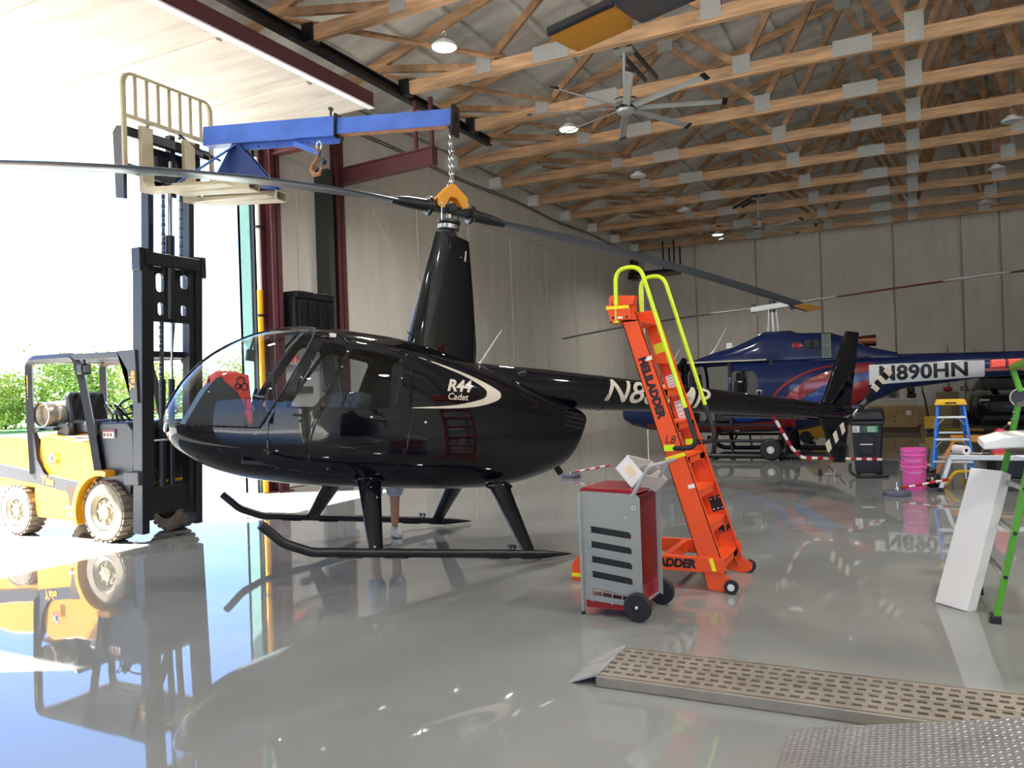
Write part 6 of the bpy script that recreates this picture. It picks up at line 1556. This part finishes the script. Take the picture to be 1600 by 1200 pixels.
# crate on pallet, buggy, pallet truck, boxes behind
M_ply = mat('tan plywood', '#a58a5f', rough=0.75, noise=0.15, nscale=3)
t = thing('wooden_crate', 'tan wooden crate on a pallet beneath the white registration panel', 'crate', (-.42, 23.9, 0))
p = MB(); p.b2((-.62,-.4,.14), (.56,.4,.70)); p.build('box', M_ply, t, smooth=0, bevel=.006)
p = MB(); p.b2((-.64,-.42,.70), (.58,.42,.76)); p.build('lid', mat('pale lid', '#b9b2a2', rough=0.7), t, smooth=0)
for k, (x, z) in enumerate(((.0,.3),(.0,.42),(.05,.52),(.4,.22))):
    p = MB(); p.cyl((x,-.405,z), (x,-.395,z), .022, n=10); p.build('knot_hole', mat('dark hole', '#4a3a28', rough=0.9), t)
p = MB(); p.b2((.28,-.404,.46), (.40,-.398,.58)); p.build('label', M_decal, t, smooth=0)
for y in (-.38, 0, .38):
    p = MB(); p.b2((-.66,y-.05,0), (.60,y+.05,.11)); p.build('pallet_beam', mat('pallet wood', '#5e4a35', rough=0.85), t, smooth=0)
p = MB(); p.b2((-.68,-.43,.105), (.62,.43,.14)); p.build('pallet_deck', MATS['pallet wood'], t, smooth=0)
t = thing('utility_buggy', 'white low utility buggy with dark windscreen behind the wooden crate', 'buggy', (-.85, 25.6, 0))
p = MB(); p.prism([(-.75,.25),(.95,.25),(.95,.85),(.55,.88),(-.1,.85),(-.75,.70)], -.55, .55); p.build('body', mat('buggy white', '#bdb9b0', rough=0.5), t, smooth=0, bevel=.05)
p = MB(); p.plate([(-.45,.80),(-.10,1.42),(.45,1.42),(.55,.84)], [[(-.30,.86),(-.04,1.35),(.38,1.35),(.46,.88)]], -.52, -.48); ws_ = p.build('windscreen_frame', mat('buggy cream', '#8d8474', rough=0.6), t, smooth=0)
p = MB(); p.prism([(-.30,.86),(-.04,1.35),(.38,1.35),(.46,.88)], -.50, -.49); p.build('windscreen', mat('dark screen', '#16181a', rough=0.08), ws_, smooth=0)
p = MB(); p.b2((.72,-.3,.86), (.98,.2,1.0)); p.b2((.74,-.3,1.0), (.94,-.1,1.42)); p.build('seat', M_leather, t, smooth=0, bevel=.06)
for x in (-.45, .65):
    for y in (-.52, .52):
        p = MB(); p.cyl((x,y-.08,.24), (x,y+.08,.24), .24, n=24); p.build('wheel', M_rub, t)
t = thing('pallet_truck', 'yellow pallet truck beside the right end of the wooden crate', 'pallet truck', (.40, 23.3, 0))
p = MB(); p.b2((-.12,-.2,.10), (.16,.2,.42)); p.build('pump_body', M_ytop, t, smooth=0, bevel=.03)
p = MB(); p.tube(bend([(-.02,0,.4),(-.10,-.02,.95),(-.14,-.02,1.1)], .1), .022, n=10); p.tube(bend([(-.14,-.02,1.08),(-.14,-.14,1.16),(-.14,-.14,1.22),(-.14,.12,1.22),(-.14,.12,1.16),(-.14,-.02,1.08)], .03), .014, n=8); p.build('tiller', M_ink, t)
for y in (-.18, .18):
    p = MB(); p.b2((.1,y-.08,.05), (1.2,y+.08,.10)); p.build('fork', mat('dull ochre', '#a8841e', rough=0.6), t, smooth=0, bevel=.01)
p = MB(); p.cyl((0,-.06,.08), (0,.06,.08), .08, n=16); p.build('steer_wheel', M_rub, t)
t = thing('yellow_tug', 'yellow ground tug behind the navy helicopter skids', 'tug', (-2.0, 20.2, 0))
p = MB(); p.prism([(-.4,.12),(.62,.12),(.62,.45),(.25,.50),(.1,.78),(-.1,.80),(-.4,.45)], -.4, .4); p.build('body', mat('tug yellow', '#b98d1c', rough=0.5), t, smooth=0, bevel=.04)
for x in (-.25, .45):
    for y in (-.4, .4):
        p = MB(); p.cyl((x,y-.06,.14), (x,y+.06,.14), .14, n=18); p.build('wheel', M_rub, t)
p = MB(); p.tube([(.2,0,.6),(.55,0,1.0)], .02, n=8); p.build('handle', M_ink, t)
for k, (x, y, w_, h_, m, lb) in enumerate(((.62,27.2,.9,.55,M_ply,'low tan cardboard box at the back behind the blue ladder'),(1.0,28.2,.6,.95,mat('beige carton', '#8f7f66', rough=0.8),'taller beige carton left of the black car'),(-3.2,27.5,.9,.5,M_ply,'brown box under the navy helicopter belly'))):
    b_ = MB(); b_.b2((x-w_/2,y-.3,0), (x+w_/2,y+.3,h_)); o = b_.build('carton', m, smooth=0, bevel=.01); tag(o, lb, 'box')
    q = MB(); q.b2((x-w_/2,y-.03,h_), (x+w_/2,y+.03,h_+.003)); q.build('tape_strip', mat('brown tape', '#7d6238', rough=0.5), o, smooth=0)
p = MB(); p.ball((1.02,28.2,1.035), .10, (1.4,1,.8)); tag(p.build('red_bundle', M_red2), 'small red bundle on top of the beige carton', 'bundle')
t = thing('wall_outlets', 'pair of dark outlet boxes with conduit on the back wall left of the car', 'outlet', (0,0,0))
for x in (1.0, 1.28):
    p = MB(); p.b2((x-.05,29.9,1.30), (x+.05,29.97,1.42)); p.build('outlet_box', M_dsteel, t, smooth=0, bevel=.008)
p = MB(); p.cyl((1.12,29.95,.1), (1.12,29.95,2.4), .015, n=8); p.build('conduit', M_dsteel, t)
# ================================================================ person behind the black helicopter
def make_person():
    base = HM @ Vector((.06, -.90, 0)); base.z = 0
    t = thing('person', 'person in pale shorts and light sneakers standing behind the black helicopter', 'person', base, (0,0,math.radians(-40)))
    # joints: x forward (toes), y left
    J = [(0,0,.93),(0,0,1.12),(0,0,1.34),(0,.0,1.50),(0.02,0,1.58),
         (0,.10,.90),(.03,.11,.50),(-.01,.11,.09),
         (0,-.10,.90),(.03,-.11,.50),(-.01,-.11,.09),
         (0,.19,1.43),(.02,.24,1.15),(.16,.22,.95),
         (0,-.19,1.43),(.02,-.24,1.15),(.16,-.22,.95)]
    E_ = [(0,1),(1,2),(2,3),(3,4),(0,5),(5,6),(6,7),(0,8),(8,9),(9,10),(2,11),(11,12),(12,13),(2,14),(14,15),(15,16)]
    Rr = [.135,.13,.14,.058,.052,.095,.062,.042,.095,.062,.042,.062,.045,.032,.062,.045,.032]
    def skin(name, J, E_, Rr, m, sub=2):
        me = bpy.data.meshes.new(name); me.from_pydata(J, E_, []); me.update(); me.materials.append(m)
        o = bpy.data.objects.new(name, me); COL.objects.link(o); o.parent = t
        sk = o.modifiers.new('skin', 'SKIN'); sk.use_smooth_shade = True
        for i, v in enumerate(me.skin_vertices[0].data): v.radius = (Rr[i], Rr[i]); v.use_root = (i == 0)
        s = o.modifiers.new('sub', 'SUBSURF'); s.levels = sub; s.render_levels = sub
        return o
    M_skin = mat('skin', '#c08a6e', rough=0.55)
    body = skin('body', J, E_, Rr, M_skin)
    p = MB(); p.ball((.03,0,1.70), .1, (.95,.78,1.18), 24, 16); p.ball((.125,0,1.685), .018, (1.2,.8,1.4), 10, 8)
    for s in (-1, 1): p.ball((.02,s*.08,1.69), .026, (.7,.4,1.1), 10, 8)
    p.build('head', M_skin, t, smooth=80)
    p = MB()
    for s in (-1, 1): p.ball((.118,s*.032,1.71), .011, n=10, m=6)
    p.build('eyes', M_ink, t)
    p = MB(); p.tube([(.122,-.022,1.645),(.128,0,1.642),(.122,.022,1.645)], .006, n=6); p.build('mouth', mat('lips', '#8d4b40', rough=0.5), t)
    p = MB(); p.ball((-.0,0,1.735), .1, (1.0,.84,1.02), 24, 16); p.build('hair', mat('brown hair', '#3b2a1e', rough=0.7, bump=0.5, bscale=60), t, smooth=80)
    skin('shirt', [(0,0,.95),(0,0,1.15),(0,0,1.36),(0,0,1.46),(0,.19,1.43),(.01,.225,1.26),(0,-.19,1.43),(.01,-.225,1.26)], [(0,1),(1,2),(2,3),(2,4),(4,5),(2,6),(6,7)], [.155,.15,.158,.075,.08,.066,.08,.066], mat('pale shirt', '#c9ccd4', rough=0.85))
    skin('shorts', [(0,0,.98),(0,0,.90),(0,.105,.84),(.03,.115,.40),(0,-.105,.84),(.03,-.115,.40)], [(0,1),(1,2),(2,3),(1,4),(4,5)], [.15,.15,.118,.098,.118,.098], mat('pale blue shorts', '#a9b2c4', rough=0.85))
    for s in (-1, 1):
        p = MB(); p.loft([[(-.09,s*.11-w*.8,h0),(-.09,s*.11+w*.8,h0),(-.09,s*.11+w*.6,h1),(-.09,s*.11-w*.6,h1)] if i == 0 else [(x,s*.11-w,0.004),(x,s*.11+w,0.004),(x,s*.11+w*.75,h1),(x,s*.11-w*.75,h1)] for i, (x, w, h0, h1) in enumerate(((-.09,.035,.01,.10),(-.03,.042,0,.115),(.06,.047,0,.085),(.13,.048,0,.06),(.18,.032,0,.04)))])
        p.build('shoe', mat('grey sneaker', '#b9b5ae', rough=0.7), t, smooth=40, bevel=.012)
        # hand: palm, five fingers
        w = Vector((.16, s*.22, .95)); d = Vector((.35,0,-.93)).normalized()
        HJ = [w, w+d*.05, w+d*.085]; HE = [(0,1),(1,2)]; HR = [.026,.03,.028]
        for k in range(4):
            a = w+d*.085+Vector((.026-.018*k, 0, 0)); i = len(HJ); L_ = (.034,.040,.038,.030)[k]
            HJ += [a, a+d*L_, a+d*L_*1.7+Vector((0,-s*.012,0))]; HE += [(2,i),(i,i+1),(i+1,i+2)]; HR += [.010,.009,.007]
        i = len(HJ); HJ += [w+d*.03+Vector((.032,-s*.01,0)), w+d*.07+Vector((.045,-s*.02,0))]; HE += [(0,i),(i,i+1)]; HR += [.012,.009]
        skin('hand', [tuple(v) for v in HJ], HE, HR, M_skin, 1)
    return t
make_person()

# ================================================================ outdoors: trees and far buildings beyond the apron
M_leaf = mat('spring leaves', '#a4ad52', rough=0.7, noise=0.45, nscale=1.2)
M_leaf2 = mat('deep leaves', '#86983f', rough=0.7, noise=0.45, nscale=1.2)
M_bark = mat('bark', '#5a4a3a', rough=0.9)
def tree(loc, h, r, n, m, label, seed, bare=0.0, group=None):
    rnd = random.Random(seed); t = thing('tree', label, 'tree', loc, group=group)
    p = MB(); tips = []
    p.tube([(0,0,0),(.1,.05,h*.35),(.05,.1,h*.75)], [.022*h,.016*h,.006*h], n=8)
    for k in range(16):
        a = rnd.uniform(0, 2*PI); z0 = h*rnd.uniform(.12,.65); L_ = r*rnd.uniform(.5,1.0); e = Vector((L_*math.cos(a), L_*math.sin(a), z0+L_*rnd.uniform(.4,1.0)))
        m_ = Vector((.06,.06,z0)).lerp(e, .5)+Vector((rnd.uniform(-.2,.2),rnd.uniform(-.2,.2),.1*L_)); p.tube([(.06,.06,z0), m_, e], [.008*h,.005*h,.002*h], n=5); tips.append(e)
        for q in range(3):
            e2 = e.lerp(m_, rnd.random())+Vector((rnd.uniform(-1,1),rnd.uniform(-1,1),rnd.uniform(.1,.9)))*r*.35; p.tube([m_.lerp(e,rnd.random()), e2], [.003*h,.001*h], n=4); tips.append(e2)
    p.build('trunk', M_bark, t)
    bm = bmesh.new()
    for k in range(n):
        if rnd.random() < bare: c = rnd.choice(tips)
        else:
            u = rnd.uniform(-1,1); a = rnd.uniform(0,2*PI); q = math.sqrt(1-u*u); rr = rnd.uniform(.55,1.0)
            c = Vector((r*rr*q*math.cos(a), r*rr*q*math.sin(a), h*.52+h*.48*rr*u))
            lump = math.sin(3.1*a+seed)*math.sin(4*u+seed*2)
            c = Vector((c.x*(1+.18*lump), c.y*(1+.18*lump), c.z+.06*h*lump))
        c = c+Vector((rnd.gauss(0,.25),rnd.gauss(0,.25),rnd.gauss(0,.25)))
        s = rnd.uniform(.07,.16); X = Vector((rnd.gauss(0,1),rnd.gauss(0,1),rnd.gauss(0,1))).normalized(); Y = X.orthogonal().normalized()
        for sg in (1,-1): pass
        vs = [bm.verts.new(c+X*s), bm.verts.new(c+Y*s*.6), bm.verts.new(c-X*s), bm.verts.new(c-Y*s*.6)]; bm.faces.new(vs)
    bm_obj(bm, 'foliage', m, t, smooth=0)
    return t
for i, (x, y, h, r, n, m, lb, br) in enumerate((
  (-48.5,25.0,4.9,3.2,7000,M_leaf,'leafy light green tree at the left edge beyond the forklift',0.0),
  (-43.5,29.6,4.3,2.4,5200,M_leaf2,'bushy green tree seen left inside the forklift cab',0.05),
  (-47.5,36.6,4.2,2.6,3200,M_leaf,'budding light green tree seen right inside the forklift cab',0.35),
  (-58,50.5,5.0,2.6,700,M_leaf,'sparse bare tree between forklift mast and cockpit',0.9),
  (-54,17.0,5.4,3.4,5000,M_leaf2,'bushy tree outside the left edge of the frame',0.0),
  (-52,43.5,3.4,2.2,1100,M_leaf,'sparse budding tree behind the forklift mast',0.6),
  (-58,58.5,5.6,3.2,3800,M_leaf,'round tree seen through the cockpit glass',0.1),
  (-51.5,30.5,3.6,1.7,3600,M_leaf,'low rounded bush behind the gas tank of the forklift',0.0))):
    tree((x,y,-.05), h, r, n, m, lb, 11+i, br, 'trees beyond the apron')
t = thing('far_building', 'low pale building with reddish roof far across the lawn', 'building', (-80, 66, 0))
p = MB(); p.b2((-4,-9,0), (4,9,2.2)); p.build('walls', mat('far wall', '#b9b4ad', rough=0.8), t, smooth=0)
p = MB(); p.prism([(-4.4,2.2),(4.4,2.2),(0,3.8)], -9.4, 9.4); p.build('roof', mat('far roof', '#8a5a52', rough=0.8), t, smooth=0)
for k in range(4):
    p = MB(); p.b2((3.98,-7+4*k,.8), (4.03,-5.6+4*k,1.7)); p.build('window', mat('far window', '#4a5560', rough=0.2), t, smooth=0)
for k, (x, y, m, lb) in enumerate(((-60,48.6,mat('far red', '#a83a34', rough=0.4),'small red car far outside left of the cockpit'),(-61.5,43.0,mat('far grey', '#8b8f96', rough=0.4),'small grey car far outside left of the cockpit'))):
    t = thing('car', lb, 'car', (x,y,0))
    p = MB(); p.prism([(-2.1,.35),(2.1,.35),(2.15,.8),(1.3,.95),(.7,1.4),(-1.0,1.4),(-1.7,.95),(-2.15,.85)], -.85, .85, plane='yz'); p.build('body', m, t, smooth=0, bevel=.08)
    for sy in (-1.3, 1.3):
        for sx in (-.8, .8):
            p = MB(); p.cyl((sx-.1,sy,.33), (sx+.1,sy,.33), .33, n=16); p.build('wheel', M_rub, t)
